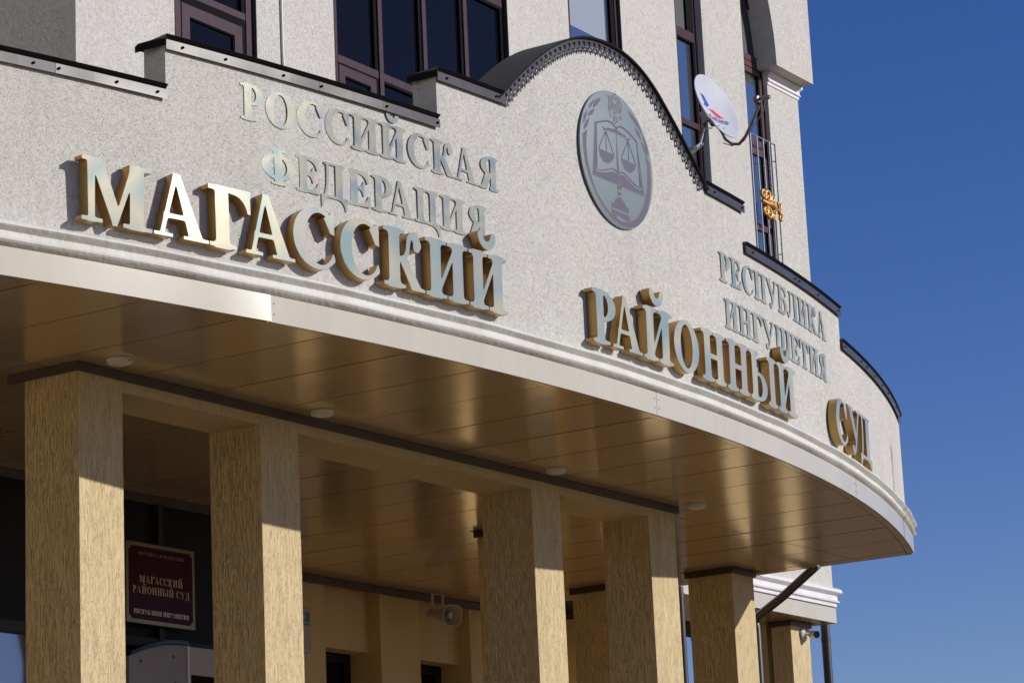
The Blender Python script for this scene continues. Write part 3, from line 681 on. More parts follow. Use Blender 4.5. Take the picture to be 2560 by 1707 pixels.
# upper windows; coordinates taken in the plane y=13.8 and carried to the frame plane FP
FP = YW + .045; K_ = FP / 13.8; GP = FP + .03
def fbox(mb, x0, x1, z0, z1, y0=0., y1=.05):
    return mb.box(x0 * K_, x1 * K_, FP + y0, FP + y1, z0 * K_, z1 * K_)
def framed(rects):
    mb = MB()
    for r in rects: fbox(mb, *r[:4], y0=(r[4] if len(r) > 4 else 0.))
    return part(mb, 'window', M['frame'], bld)
def pane(parent, x0, x1, z0, z1, m='glass_dark', dy=.03): return part(fbox(MB(), x0, x1, z0, z1, dy, dy + .01), 'pane', M[m], parent)
def seals(parent, *rs):
    mb = MB()
    for r in rs: fbox(mb, *r, y0=.003, y1=.028)
    part(mb, 'gasket', M['gasket'], parent)
def sash(parent, x0, x1, z1, wd=.10):
    z0 = 6.5
    mb = MB(); fbox(mb, x0, x1, z1 - wd, z1, -.008, .028); fbox(mb, x0, x0 + wd, z0, z1 - wd, -.008, .028); fbox(mb, x1 - wd, x1, z0, z1 - wd, -.008, .028)
    s = part(mb, 'sash', M['frame'], parent); pane(parent, x0 + wd - .02, x1 - wd + .02, z0, z1 - wd + .02, dy=.016)
    mb = MB(); fbox(mb, x0 - .012, x1 + .012, z1, z1 + .012, -.003, .02); fbox(mb, x0 + wd, x1 - wd, z1 - wd - .012, z1 - wd - .0005, .0, .012)
    fbox(mb, x1 - wd - .014, x1 - wd, z0, z1 - wd, .0, .012)
    part(mb, 'gasket', M['gasket'], parent)
T = 11.35
w1 = framed([(16.63, 16.70, 6.5, T), (17.55, 17.705, 6.5, T, -.006), (16.70, 17.55, 8.19, 8.25), (16.70, 17.55, T - .1, T)])
pane(w1, 16.70, 17.55, 8.25, T - .1); sash(w1, 16.705, 17.49, 8.115)
seals(w1, (16.70, 17.55, 8.128, 8.189), (17.492, 17.549, 6.5, 8.128), (17.50, 17.549, 8.251, T - .1))
part(fbox(fbox(MB(), 17.40, 17.44, 7.40, 7.78, -.03, -.009), 17.49, 17.52, 7.52, 7.77, -.04, -.008), 'hinge', M['chrome'], w1)
part(MB().box(17.70 * Q - .004, 17.70 * Q - .0005, YW + .002, FP - .008, WZ0, 11.19), 'reveal_strip', M['reveal'], w1)
w2 = framed([(18.81, 18.845, 6.5, T), (19.46, 19.52, 6.5, T, -.012), (20.165, 20.225, 6.5, T, -.012), (20.855, 20.915, 6.5, T, -.012), (21.56, 21.66, 6.5, T, -.012),
             (18.84, 19.46, 8.175, 8.245), (19.52, 20.165, 8.175, 8.245), (20.225, 20.855, 9.445, 9.52), (20.915, 21.56, 9.445, 9.52)])
for x0, x1 in ((18.84, 19.46), (19.52, 20.165), (20.225, 20.855), (20.915, 21.56)): pane(w2, x0, x1, 8.21 if x0 < 19 else 6.5, T)
seals(w2, (19.41, 19.459, 6.5, 8.174), (19.41, 19.459, 8.246, T), (20.12, 20.164, 6.5, 8.174), (20.12, 20.164, 8.246, T), (20.81, 20.854, 6.5, 9.444), (21.515, 21.559, 6.5, 9.444), (20.81, 20.854, 9.521, T), (21.515, 21.559, 9.521, T),
      (19.521, 20.115, 8.15, 8.174), (18.841, 19.40, 8.155, 8.174), (20.916, 21.51, 9.415, 9.444), (20.226, 20.805, 9.415, 9.444))
sash(w2, 18.85, 19.405, 8.15, .085)
part(MB().box(21.65 * Q - .004, 21.65 * Q - .0005, YW + .002, FP - .013, WZ0, 11.19), 'reveal_strip', M['reveal'], w2)
w3 = framed([(22.80, 22.82, 6.5, T + .2), (23.71, 23.85, 6.5, T + .2, -.006), (22.82, 23.71, 9.05, 9.1)])
pane(w3, 22.82, 23.71, 6.5, T + .2, 'glass_blue')
part(fbox(MB(), 22.84, 23.55, 9.64, 10.25, .026, .029), 'blind', M['glass_grey'], w3); seals(w3, (23.63, 23.709, 6.5, T + .2))
part(MB().box(23.84 * Q - .004, 23.84 * Q - .0005, YW + .002, FP - .007, WZ0, 11.39), 'reveal_strip', M['reveal'], w3)
FP = YW + .078; K_ = FP / 13.8
w4 = framed([(25.0, 25.02, 6.5, T + .4), (25.40, 25.62, 6.5, T + .4, .0), (25.02, 25.40, 10.13, 10.235), (25.02, 25.40, 9.135, 9.20)])
pane(w4, 25.02, 25.40, 6.5, 10.13, 'glass_blue')
part(fbox(MB(), 25.02, 25.26, 10.235, T + .4, .026, .029), 'curtain', M['reveal'], w4)
seals(w4, (25.26, 25.40, 10.235, T + .4), (25.36, 25.399, 6.5, 9.13), (25.36, 25.399, 9.205, 10.12), (25.02, 25.355, 10.11, 10.129))
# window 5: tall arched window set back between the facade and the pier
YA = YP + .048; k5 = YA / 13.8
AC = [(27.035, 6.9), (27.03, 9.4), (27.0, 10.0), (26.965, 10.3), (26.93, 10.58), (26.84, 10.8), (26.75, 11.05), (26.62, 11.3), (26.45, 11.5)]
mb = MB()
for i in range(len(AC) - 1):
    (a, za), (b_, zb) = AC[i], AC[i + 1]; ww = .05
    V = [(a * k5, YA, za * k5), (b_ * k5, YA, zb * k5), ((b_ - ww) * k5, YA, zb * k5), ((a - ww) * k5, YA, za * k5)]
    mb.add(V + [(p[0], YA + .05, p[2]) for p in V], [(0, 1, 2, 3), (0, 1, 5, 4), (3, 2, 6, 7)])
w5 = part(mb, 'window', M['frame'], bld)
M['frame_sunlit'] = paint('sunlit_brown_frame', (.075, .028, .028), (.10, .05, .045), .35, .4, 14., .02)  # lighter copy of the frame brown, sunlight put into the colour
def b5(mb, x0, x1, z0, z1, d0, d1): return mb.box(x0 * k5, x1 * k5, YA + d0, YA + d1, z0 * k5, z1 * k5)
mb = MB()
for r in ((26.3, 26.93, 10.275, 10.345), (26.3, 26.93, 10.20, 10.265), (26.3, 26.90, 10.13, 10.19), (26.3, 26.98, 9.17, 9.35), (26.3, 26.98, 8.29, 8.36), (26.88, 26.93, 6.9, 10.13)): b5(mb, *r, .004, .04)
part(mb, 'sash', M['frame_sunlit'], w5)
part(b5(MB(), 26.2, 26.88, 6.9, 10.13, .03, .04), 'pane', M['glass_blue'], w5)
part(MB().add([(x_ * k5, YA + .03, z_ * k5) for x_, z_ in ((26.2, 10.345), (26.93, 10.345), (26.9, 10.58), (26.8, 10.8), (26.7, 11.05), (26.4, 11.4), (26.2, 11.5))], [(0, 1, 2, 3, 4, 5, 6)]), 'fanlight', M['reveal'], w5)
mb = MB(); b5(mb, 26.845, 26.879, 6.9, 10.13, .006, .03); b5(mb, 26.931, 26.975, 6.9, 10.13, .004, .03); part(mb, 'gasket', M['gasket'], w5)
part(MB().box(26.2, 27.3, YA + .055, YA + .08, 6.8, 12.4), 'opening_backing', M['gasket'], bld)
CUR = [(26.945, 10.245), (26.935, 10.45), (26.915, 10.63), (26.88, 10.82), (26.83, 11.0), (26.76, 11.2), (26.66, 11.42), (26.54, 11.62), (26.35, 11.85), (XE_ + .001, 12.0)]
P = [(27.835, 10.245), (27.835, 13.5), (XE_ + .001, 13.5)] + CUR[::-1]
part(MB().prism(P, YW, YA + .05), 'projecting_wall', M['upper_plaster'], bld)
PI = [(.0, 10.085), (.012, 10.09), (.012, 10.12), (.03, 10.128), (.03, 10.14), (.02, 10.15), (.02, 10.185), (.035, 10.20), (.05, 10.215), (.05, 10.243)]
mb = MB(); x0, x1 = 27.055, 27.808; yb = 13.95
vs = []; k = len(PI)
for d, z in PI: vs += [(x0, YP - .001 - d, z), (x1 + d, YP - .001 - d, z), (x1 + d, yb, z), (x0, yb, z)]
mb.add(vs, [(4 * j + q, 4 * j + (q + 1) % 4, 4 * j + 4 + (q + 1) % 4, 4 * j + 4 + q) for j in range(k - 1) for q in range(4)] + [(0, 1, 2, 3), tuple(4 * (k - 1) + q for q in range(4))])
part(mb, 'impost_moulding', M['white_mould'], bld)
cx_ = 18.035 * Q
cd = MB().tube([(cx_, YW - .012, 12.), (cx_, YW - .012, 7.95), (cx_ + .012, YW - .02, 7.5), (cx_ + .012, YW - .012, 6.4)], .012, 8).obj('wall_conduit', M['white_plastic'], None, smooth=60)
tag(cd, 'thin white conduit running down the wall between the two left windows', 'conduit')
# unseen block added left of the frame: shuts out sky, bounces warm light
lw = thing('unseen_left_block', 'unseen plastered block added left of the portico to shut out sky and bounce warm light', 'building', (5.5, 18, -1.66))
part(MB().box(1.0, 7.4, 7.6, 24.0, 4.0, 13.5), 'wall', M['upper_plaster'], lw)
part(MB().box(1.05, 7.45, 7.5, 24.0, -1.66, 3.995), 'base_wall', M['ochre_plaster'], lw)
part(MB().box(7.45, X0, 17.5, 24.0, -1.66, 13.5), 'link_wall', M['upper_plaster'], lw)

# ------------------------------------------------------------ the lower side canopy at the far right
wc = thing('side_canopy', 'flat cream side canopy with white moulding beyond the curved portico', 'canopy', (25.8, 14.4, 4.0))
part(MB().box(23.92, 27.75, 13.75, 13.762, 4.0, 4.165).box(27.738, 27.75, 13.763, 15.6, 4.0, 4.165), 'fascia_panel', M['fascia'], wc)
yy = 13.762
for i in range(6):
    x0 = 23.93 + i * .635; part(MB().box(x0, x0 + .63, 13.765, 14.75, 4.0, 4.02), 'soffit_panel', M['soffit'], wc)
part(MB().box(23.93, 27.735, 13.77, 15.55, 4.03, 4.16), 'slab', M['seam'], wc)
PC = [(0, 4.18), (-.005, 4.185), (-.02, 4.19), (-.02, 4.225), (-.045, 4.235), (-.048, 4.25), (-.03, 4.262), (-.028, 4.31), (-.05, 4.32), (-.075, 4.345), (-.07, 4.375), (-.045, 4.395), (0, 4.402)]
mb = MB(); vs = []; k = len(PC)
for d, z in PC: vs += [(23.92, YP - .004 + d, z), (X1 + .002 - d, YP - .004 + d, z), (X1 + .002 - d, 15.6, z)]
mb.add(vs, [(3 * j + q, 3 * j + q + 1, 3 * j + 4 + q, 3 * j + 3 + q) for j in range(k - 1) for q in range(2)])
part(mb, 'moulding', M['white_mould'], wc, smooth=35)

# ------------------------------------------------------------ the glazed entrance at left
ge = thing('glazed_entrance', 'dark framed glazed entrance wall behind the pillars at the left', 'entrance', (15.0, 14.0, -.75))
part(MB().box(12.0, 16.385, 13.91, 13.96, 2.89, 3.93).box(16.455, 17.15, 13.91, 13.96, 2.89, 3.93), 'cladding_panel', M['dark_clad'], ge)
part(MB().box(12.0, 17.15, 13.87, 13.95, 2.81, 2.885), 'transom', M['dark_frame'], ge)
part(MB().box(16.39, 16.45, 13.86, 13.95, -.75, 3.93), 'mullion', M['dark_frame'], ge)
part(MB().box(15.2, 15.26, 13.86, 13.95, -.75, 2.81), 'mullion', M['dark_frame'], ge)
M['glass_sky'] = coated('sky_mirror_glass', (.26, .26, .27), .9, .03)
part(MB().box(12.0, 15.2, 13.93, 13.94, -.75, 2.81), 'pane', M['glass_sky'], ge); part(MB().box(15.26, 16.39, 13.93, 13.94, -.75, 2.81).box(16.45, 17.15, 13.93, 13.94, -.75, 2.81), 'pane', M['glass_dark'], ge)
part(MB().box(12.0, 17.15, 13.89, 13.95, 3.93, 3.997), 'head_trim', M['trim_dark'], ge)
part(MB().box(12.0, 17.15, 14.0, 14.1, -.75, 4.0), 'backing', M['gasket'], ge)
# grey cabinets standing in front
cb = thing('grey_cabinet', 'grey metal cabinet with curved top and bolt dots under the maroon plaque', 'cabinet', (16.15, 13.7, -.75))
part(MB().prism([(15.80, -.75), (16.46, -.75), (16.46, 2.815), (16.38, 2.815), (16.2, 2.80), (16.0, 2.755), (15.80, 2.69)], 13.66, 13.72), 'body', M['grey_panel'], cb)
part(MB().prism([(15.80, 2.695), (16.0, 2.76), (16.2, 2.805), (16.38, 2.82), (16.47, 2.82), (16.47, 2.845), (16.38, 2.85), (16.2, 2.835), (16.0, 2.79), (15.80, 2.72)], 13.64, 13.73), 'top_edge', M['black'], cb)
part(MB().box(16.465, 16.49, 13.65, 13.72, -.75, 2.815), 'side_edge', M['white_plastic'], cb)
mb = MB()
for x_ in (15.93, 16.31):
    for z_ in (2.72, 2.52): mb.lathe((x_ if z_ > 2.6 else x_ + .01, 13.66, z_ - (.06 if x_ < 16 else 0)), (0, -1, 0), [(0, .004), (.012, .004), (.014, 0)], 10)
part(mb, 'bolt', M['black'], cb)
wp = thing('white_cabinet', 'pale cabinet with a glazed lower half beside the grey cabinet', 'cabinet', (16.7, 13.75, -.75))
part(MB().box(16.52, 16.98, 13.70, 13.78, 2.61, 2.82).box(16.52, 16.56, 13.70, 13.78, -.75, 2.61).box(16.94, 16.98, 13.70, 13.78, -.75, 2.61), 'body', M['horn'], wp)
part(MB().box(16.56, 16.94, 13.74, 13.75, -.75, 2.61), 'pane', M['glass_dark'], wp)

# ------------------------------------------------------------ lettering
def place(th_, r, z, s):
    p = cp(th_, z, r); return Matrix.Translation(Vector(p)) @ Matrix.Rotation(th_, 4, 'Z')
LM = {}
TILT = {('left word', 0): (.045, .02), ('left word', 1): (-.016, -.012), ('left word', 2): (.004, -.020), ('left word', 3): (-.014, -.018), ('left word', 4): (-.028, -.014), ('left word', 5): (-.02, .0)}
ORD = ['first', 'second', 'third', 'fourth', 'fifth', 'sixth', 'seventh', 'eighth', 'ninth', 'tenth']
SHAPE = {'М': 'shaped like a wide M', 'А': 'shaped like an A', 'Г': 'shaped like an upside-down L', 'С': 'shaped like a C', 'К': 'shaped like a K', 'И': 'shaped like a mirrored N', 'Й': 'like a mirrored N under a cup',
         'Р': 'shaped like a P', 'О': 'shaped like an O', 'Н': 'shaped like an H', 'Ы': 'shaped like a b joined by a bar', 'У': 'shaped like a Y with a hooked tail', 'Д': 'shaped like a house on two feet', 'Я': 'shaped like a mirrored R',
         'Ф': 'shaped like an O split by a stem', 'Е': 'shaped like an E', 'Ц': 'shaped like a square U with a tail', 'П': 'shaped like a gate', 'Б': 'shaped like a flat-topped b', 'Л': 'shaped like a gate with a curled leg', 'Ш': 'shaped like a three-pronged comb', 'Т': 'shaped like a T'}
def big_letter(ch, t0, t1, z0, word, i):
    lp, lo, hi, sp = glyph(ch, 120, .0028); cap = .372; wd = (t1 - t0) * (RW + .08); sx = wd / (hi - lo)
    L_ = [np.stack([(p[:, 0] - (lo + hi) / 2) * sx, p[:, 1] * cap], 1) for p in lp]
    rim = 'СОФ'
    t = thing('channel_letter', f'large letter {SHAPE[ch]}, {ORD[i]} in {word}', 'letter', group='large raised letters of the court name')
    tz, tl_ = TILT.get((word, i), (random.uniform(-.01, .01), random.uniform(.0, .02)))
    t.matrix_world = place((t0 + t1) / 2, RW + .08, z0, 1) @ Matrix.Rotation(tz, 4, 'Z') @ Matrix.Rotation(tl_, 4, 'X')
    f = link('face', fill_mesh(L_, 'letter_face', .003), M['letter_face'], t)
    sd_ = link('side', side_mesh(L_, 'letter_side', .066, .0035), M['letter_side'], t)
    return t
DB = [('МАГАССКИЙ', [('М', -.2387, -.2141), ('А', -.2142, -.1949), ('Г', -.1948, -.1788), ('А', -.1814, -.1626), ('С', -.1630, -.1464), ('С', -.1443, -.1277), ('К', -.1262, -.1077), ('И', -.1074, -.0872), ('Й', -.0869, -.0676)]),
      ('РАЙОННЫЙ', [('Р', -.0201, -.0056), ('А', -.0083, .0112), ('Й', .0117, .0324), ('О', .0333, .0522), ('Н', .0539, .0739), ('Н', .0743, .0942), ('Ы', .0946, .1211), ('Й', .1215, .1420)]),
      ('СУД', [('С', .1912, .2082), ('У', .2095, .2312), ('Д', .2285, .2488)])]
for wd_, lst in DB:
    for i, (ch, a, b_) in enumerate(lst):
        e = .012 if ch in 'ОС' else 0; g = .00018
        big_letter(ch, a + g, b_ - g, 4.388, {'М': 'left word', 'Р': 'middle word', 'С': 'right word'}[wd_[0]], i)
RIV = MB().lathe((0, 0, 0), (0, -1, 0), [(0, .003), (.0025, .003), (.004, 0)], 8).mesh('small_rivet'); RIV.materials.append(M['white_plastic'])
def small_letter(ch, t0, t1, z0, word, i):
    lp, lo, hi, sp = glyph(ch, 90, .004); cap = .2235; wd = (t1 - t0) * (RW + .012); sx = wd / (hi - lo); mid = (lo + hi) / 2
    L_ = [np.stack([(p[:, 0] - mid) * sx, p[:, 1] * cap], 1) for p in lp]
    t = thing('flat_letter', f'small letter {SHAPE[ch]}, {ORD[i]} in {word}', 'letter', group='smaller flat letters above the court name')
    t.matrix_world = place((t0 + t1) / 2, RW + .0072, z0, 1) @ Matrix.Rotation(SUNNY.get((word, i), (random.uniform(-.012, .012), 0))[0], 4, 'Z') @ Matrix.Rotation(SUNNY.get((word, i), (0, .012 + random.uniform(-.005, .005)))[1], 4, 'X')
    link('face', fill_mesh(L_, 'flat_letter_face', .003), M['letter_flat'], t)
    for x_, y_ in sp:
        o = bpy.data.objects.new('rivet', RIV); COL.objects.link(o); o.parent = t; o.location = ((x_ - mid) * sx, 0, y_ * cap)
SUNNY = {('upper left line', 0): (-.018, -.004), ('upper left line', 1): (-.033, -.005), ('upper left line', 2): (-.048, -.006), ('upper left line', 3): (-.04, .0), ('lower left line', 0): (-.035, -.018), ('lower left line', 1): (-.035, -.006), ('lower left line', 3): (-.055, -.012)}
DS = [('РОССИЙСКАЯ', 5.243, [('Р', -.1790, -.1702), ('О', -.1693, -.1579), ('С', -.1568, -.1467), ('С', -.1454, -.1354), ('И', -.1346, -.1223), ('Й', -.1220, -.1102), ('С', -.1095, -.0994), ('К', -.0984, -.0873), ('А', -.0871, -.0759), ('Я', -.0754, -.0650)]),
      ('ФЕДЕРАЦИЯ', 4.880, [('Ф', -.1713, -.1586), ('Е', -.1579, -.1485), ('Д', -.1479, -.1372), ('Е', -.1368, -.1273), ('Р', -.1263, -.1171), ('А', -.1189, -.1075), ('Ц', -.1071, -.0953), ('И', -.0949, -.0829), ('Я', -.0823, -.0719)]),
      ('РЕСПУБЛИКА', 5.247, [('Р', .0814, .0911), ('Е', .0914, .1010), ('С', .1023, .1129), ('П', .1137, .1262), ('У', .1265, .1377), ('Б', .1384, .1489), ('Л', .1490, .1616), ('И', .1620, .1736), ('К', .1740, .1862), ('А', .1871, .1987)]),
      ('ИНГУШЕТИЯ', 4.893, [('И', .0838, .0960), ('Н', .0963, .1087), ('Г', .1090, .1190), ('У', .1196, .1318), ('Ш', .1329, .1494), ('Е', .1499, .1597), ('Т', .1609, .1719), ('И', .1722, .1848), ('Я', .1853, .1958)])]
for wd_, z0, lst in DS:
    for i, (ch, a, b_) in enumerate(lst): small_letter(ch, a, b_, z0, {'РО': 'upper left line', 'ФЕ': 'lower left line', 'РЕ': 'upper right line', 'ИН': 'lower right line'}[wd_[:2]], i)

# ------------------------------------------------------------ round emblem
EMB={'ring':[(-0.472,0.089),(-0.476,-0.002),(-0.458,-0.115),(-0.407,-0.222),(-0.335,-0.316),(-0.234,-0.405),(-0.115,-0.46),(-0.006,-0.481),(0.107,-0.478),(0.211,-0.443),(0.304,-0.378),(0.378,-0.293),(0.427,-0.183),(0.452,-0.055),(0.448,0.078),(0.391,0.126),(0.416,0.051),(0.411,-0.034),(0.389,-0.131),(0.34,-0.241),(0.266,-0.333),(0.203,-0.384),(0.124,-0.424),(-0.132,-0.423),(-0.231,-0.374),(-0.32,-0.305),(-0.379,-0.215),(-0.423,-0.107),(-0.433,0.002),(-0.426,0.07),(-0.407,0.131)],'base':[(-0.128,-0.383),(0.115,-0.381),(0.124,-0.424),(0.112,-0.434),(-0.133,-0.435)],'ped':[(-0.123,-0.334),(-0.094,-0.326),(-0.063,-0.293),(-0.026,-0.273),(0.016,-0.271),(0.049,-0.298),(0.081,-0.324),(0.112,-0.33),(0.113,-0.37),(-0.127,-0.374)],'blk':[(-0.032,-0.233),(0.018,-0.233),(0.012,-0.263),(-0.032,-0.267)],'bookL':[(-0.299,0.209),(-0.28,0.21),(-0.321,-0.15),(-0.263,-0.148),(-0.178,-0.128),(-0.106,-0.104),(-0.057,-0.1),(-0.024,-0.119),(-0.031,-0.188),(-0.363,-0.189)],'bookR':[(0.008,-0.112),(0.028,-0.096),(0.063,-0.095),(0.145,-0.125),(0.228,-0.152),(0.311,-0.152),(0.275,0.179),(0.281,0.203),(0.346,-0.19),(0.025,-0.192),(0.019,-0.218),(-0.035,-0.223),(-0.031,-0.188),(0.0,-0.185)],'spine':[(-0.003,0.188),(-0.002,0.022),(0.008,-0.112),(-0.003,-0.189),(-0.032,-0.192),(-0.021,-0.088),(-0.015,0.064)],'beam':[(-0.13,0.211),(-0.009,0.228),(0.128,0.21),(0.125,0.192),(-0.005,0.195),(-0.139,0.189)],'panL':[(-0.266,0.028),(-0.048,0.028),(-0.069,-0.009),(-0.099,-0.037),(-0.143,-0.057),(-0.199,-0.058),(-0.244,-0.028)],'panR':[(0.045,0.029),(0.254,0.025),(0.228,-0.019),(0.189,-0.047),(0.152,-0.057),(0.096,-0.05),(0.064,-0.015)],'l1':[(-0.195,0.42),(-0.272,0.385),(-0.303,0.347),(-0.307,0.312),(-0.255,0.344),(-0.221,0.379)],'l2':[(-0.29,0.384),(-0.353,0.331),(-0.375,0.284),(-0.341,0.311),(-0.303,0.351)],'l3':[(-0.283,0.318),(-0.35,0.286),(-0.381,0.252),(-0.388,0.228),(-0.326,0.259)],'l4':[(-0.395,0.279),(-0.442,0.23),(-0.462,0.158),(-0.427,0.196),(-0.403,0.24)],'l5':[(-0.366,0.23),(-0.421,0.19),(-0.45,0.146),(-0.453,0.115),(-0.404,0.153)],'r1':[(0.181,0.416),(0.199,0.383),(0.253,0.35),(0.291,0.325),(0.284,0.365),(0.243,0.394)],'r2':[(0.279,0.387),(0.312,0.357),(0.344,0.319),(0.358,0.28),(0.328,0.307),(0.289,0.343)],'r3':[(0.266,0.311),(0.29,0.267),(0.344,0.23),(0.332,0.277),(0.298,0.3)],'r4':[(0.373,0.279),(0.408,0.242),(0.433,0.201),(0.441,0.142),(0.409,0.188),(0.385,0.228)],'r5':[(0.348,0.223),(0.365,0.177),(0.424,0.118),(0.414,0.166),(0.382,0.205)],'w1':[(-0.098,0.46),(-0.08,0.427),(-0.099,0.376),(-0.066,0.354),(-0.029,0.371),(-0.029,0.439),(-0.062,0.461)],'w2':[(0.039,0.487),(0.091,0.44),(0.098,0.403),(0.068,0.357),(0.027,0.37),(0.026,0.431)],'body':[(-0.025,0.418),(0.025,0.419),(0.025,0.354),(-0.005,0.331),(-0.039,0.346)],'h1':[(-0.04,0.475),(-0.012,0.471),(-0.022,0.441),(-0.043,0.444)],'h2':[(0.024,0.48),(0.002,0.47),(0.006,0.445),(0.029,0.458)],'cr':[(-0.009,0.498),(0.019,0.498),(0.01,0.48),(-0.01,0.479)],'tail':[(-0.034,0.324),(0.023,0.331),(0.033,0.295),(-0.005,0.269),(-0.038,0.285)]}
EMBS={'pL':([(-0.276,0.204),(-0.306,-0.139),(-0.248,-0.133),(-0.162,-0.106),(-0.09,-0.08),(-0.041,-0.085),(-0.022,-0.103)],0.006),'pR':([(0.014,-0.091),(0.037,-0.079),(0.079,-0.08),(0.161,-0.11),(0.244,-0.137),(0.294,-0.137),(0.283,0.196)],0.006),'tL':([(-0.299,0.205),(-0.211,0.236),(-0.125,0.262),(-0.055,0.262),(-0.021,0.244),(-0.005,0.225)],0.008),'tR':([(-0.005,0.225),(0.014,0.249),(0.051,0.263),(0.101,0.263),(0.184,0.241),(0.278,0.204)],0.008),'k1':([(-0.186,0.207),(-0.181,0.19),(-0.16,0.187),(-0.138,0.2)],0.007),'k2':([(0.129,0.189),(0.149,0.183),(0.172,0.192),(0.176,0.207)],0.007),'s1':([(-0.159,0.176),(-0.262,0.031)],0.004),'s2':([(-0.154,0.177),(-0.159,0.03)],0.004),'s3':([(-0.15,0.178),(-0.058,0.027)],0.004),'s4':([(0.148,0.175),(0.048,0.032)],0.004),'s5':([(0.152,0.172),(0.147,0.028)],0.004),'s6':([(0.156,0.175),(0.247,0.026)],0.004),'sc':([(-0.097,0.373),(-0.065,0.298)],0.006)}

em = thing('round_emblem', 'round grey metal court emblem with scales, open book and leaf wreath', 'emblem')
em.matrix_world = place(.0067, RW + .020, 5.802, 1)
part_ = MB().lathe((-.014, .006, 0), (0, -1, 0), [(0, .004), (.495, .004), (.499, .002), (.500, -.002), (.500, -.008), (0, -.008)], 96).obj('disc', M['disc'], em, smooth=30)
names = {'ring': 'wreath_band', 'base': 'pedestal', 'ped': 'pedestal', 'blk': 'stem', 'bookL': 'book_page', 'bookR': 'book_page', 'spine': 'pillar_stem', 'beam': 'scale_beam', 'panL': 'scale_pan', 'panR': 'scale_pan'}
def flat_poly(mb, pts, y, th_=.0015):
    from mathutils.geometry import tessellate_polygon
    n = len(pts); V3 = [Vector((a, 0, b_)) for a, b_ in pts]
    tri = tessellate_polygon([V3]); vs = [(a, y, b_) for a, b_ in pts] + [(a, y + th_, b_) for a, b_ in pts]
    mb.add(vs, [tuple(t_) for t_ in tri] + [(i, (i + 1) % n, (i + 1) % n + n, i + n) for i in range(n)])
def flat_stroke(mb, pts, wd, y, th_=.0012):
    L1 = []; L2 = []
    for i, p in enumerate(pts):
        a = pts[max(i - 1, 0)]; b_ = pts[min(i + 1, len(pts) - 1)]; d = Vector((b_[0] - a[0], b_[1] - a[1])); d.normalize()
        L1.append((p[0] - d.y * wd / 2, p[1] + d.x * wd / 2)); L2.append((p[0] + d.y * wd / 2, p[1] - d.x * wd / 2))
    k = len(pts)
    vs = [(a, y, b_) for a, b_ in L1 + L2]
    mb.add(vs, [(i, i + 1, k + i + 1, k + i) for i in range(k - 1)])
yE = .0005
for k_, pts in EMB.items():
    nm = names.get(k_, 'leaf' if k_[0] in 'lr' and k_[1:].isdigit() else 'eagle')
    if nm == 'eagle': continue
    if k_ == 'ring':
        mb = MB(); n = 23
        o_, i_ = pts[:20], pts[20:]
        flat_poly(mb, pts, yE)
    else: mb = MB(); flat_poly(mb, pts, yE)
    mb.obj(nm, M['emblem'], em)
    mb = MB(); flat_stroke(mb, pts + [pts[0]], .003, yE - .0006); mb.obj('outline', M['emblem_line'], em)
mb = MB(); yy = -.0005
for k_, (pts, wd) in EMBS.items():
    if k_ == 'sc': continue
    flat_stroke(mb, pts, wd * 1.5, yE - .0009)
mb.obj('thin_line', M['emblem'], em)
mb = MB(); flat_poly(mb, [(-.091, -.433), (-.06, -.427), (-.02, -.428), (.03, -.434), (.072, -.437), (.03, -.448), (-.03, -.449)], yE - .002); mb.obj('pedestal_eye', M['disc'], em)
mb = MB(); random.seed(3)
for k_ in ('w1', 'w2', 'body', 'h1', 'h2', 'cr', 'tail'): flat_poly(mb, EMB[k_], yE + .0005, .0004)
flat_stroke(mb, EMBS['sc'][0], .009, yE); mb.lathe((.068, yE, .331), (0, -1, 0), [(0, .001), (.012, .001), (.014, 0)], 12)
M['emblem_faint'] = mat('emblem_faint', (.135, .155, .185), .6, spec=.2); mb.obj('double_headed_eagle', M['emblem_faint'], em)
mb = MB()
for k_ in ('w1', 'w2', 'body', 'tail'):
    pts = EMB[k_]; c = (sum(p[0] for p in pts) / len(pts), sum(p[1] for p in pts) / len(pts))
    for p in pts: flat_stroke(mb, [c, ((c[0] + p[0]) / 2 + random.uniform(-.01, .01), (c[1] + p[1]) / 2), p], .004, yE - .0008)
    flat_stroke(mb, pts + [pts[0]], .004, yE - .0008)
for k_ in ('h1', 'h2', 'cr'): flat_stroke(mb, EMB[k_] + [EMB[k_][0]], .004, yE - .0008)
mb.obj('eagle_outline', M['emblem_line'], em)
for x_, z_ in ((-.49, -.02), (.46, -.04), (-.008, -.433), (.0, .2)):
    o = bpy.data.objects.new('rivet', RIV); COL.objects.link(o); o.parent = em; o.location = (x_, -.004, z_)

# ------------------------------------------------------------ ceiling lamps
LL = [('near the left front pillar', 12.75, 11.07), ('above the gap between the second and third front pillars', 14.84, 11.09), ('above the third front pillar, left of it', 17.79, 11.09), ('near the right end of the edge beam', 19.97, 11.10), ('in the inner bay behind the second pillar', 19.35, 14.93)]
def lamp():
    t = thing('ceiling_lamp', '', 'lamp', (0, 0, 4))
    MB().lathe((0, 0, 0), (0, 0, -1), [(0, 0), (.078, 0), (.081, .003), (.081, .022), (.078, .027), (.070, .027), (.067, .021), (0, .021)], 40).obj('housing', M['white_plastic'], t, smooth=40)
    MB().lathe((0, 0, 0), (0, 0, -1), [(.068, .022), (.066, .029), (.055, .036), (.03, .040), (0, .041)], 40).obj('diffuser', M['lamp_glass'], t, smooth=60)
    MB().box(-.01, .01, -.083, -.0805, -.022, -.016).obj('clip', M['black'], t)
    return t
l0 = lamp()
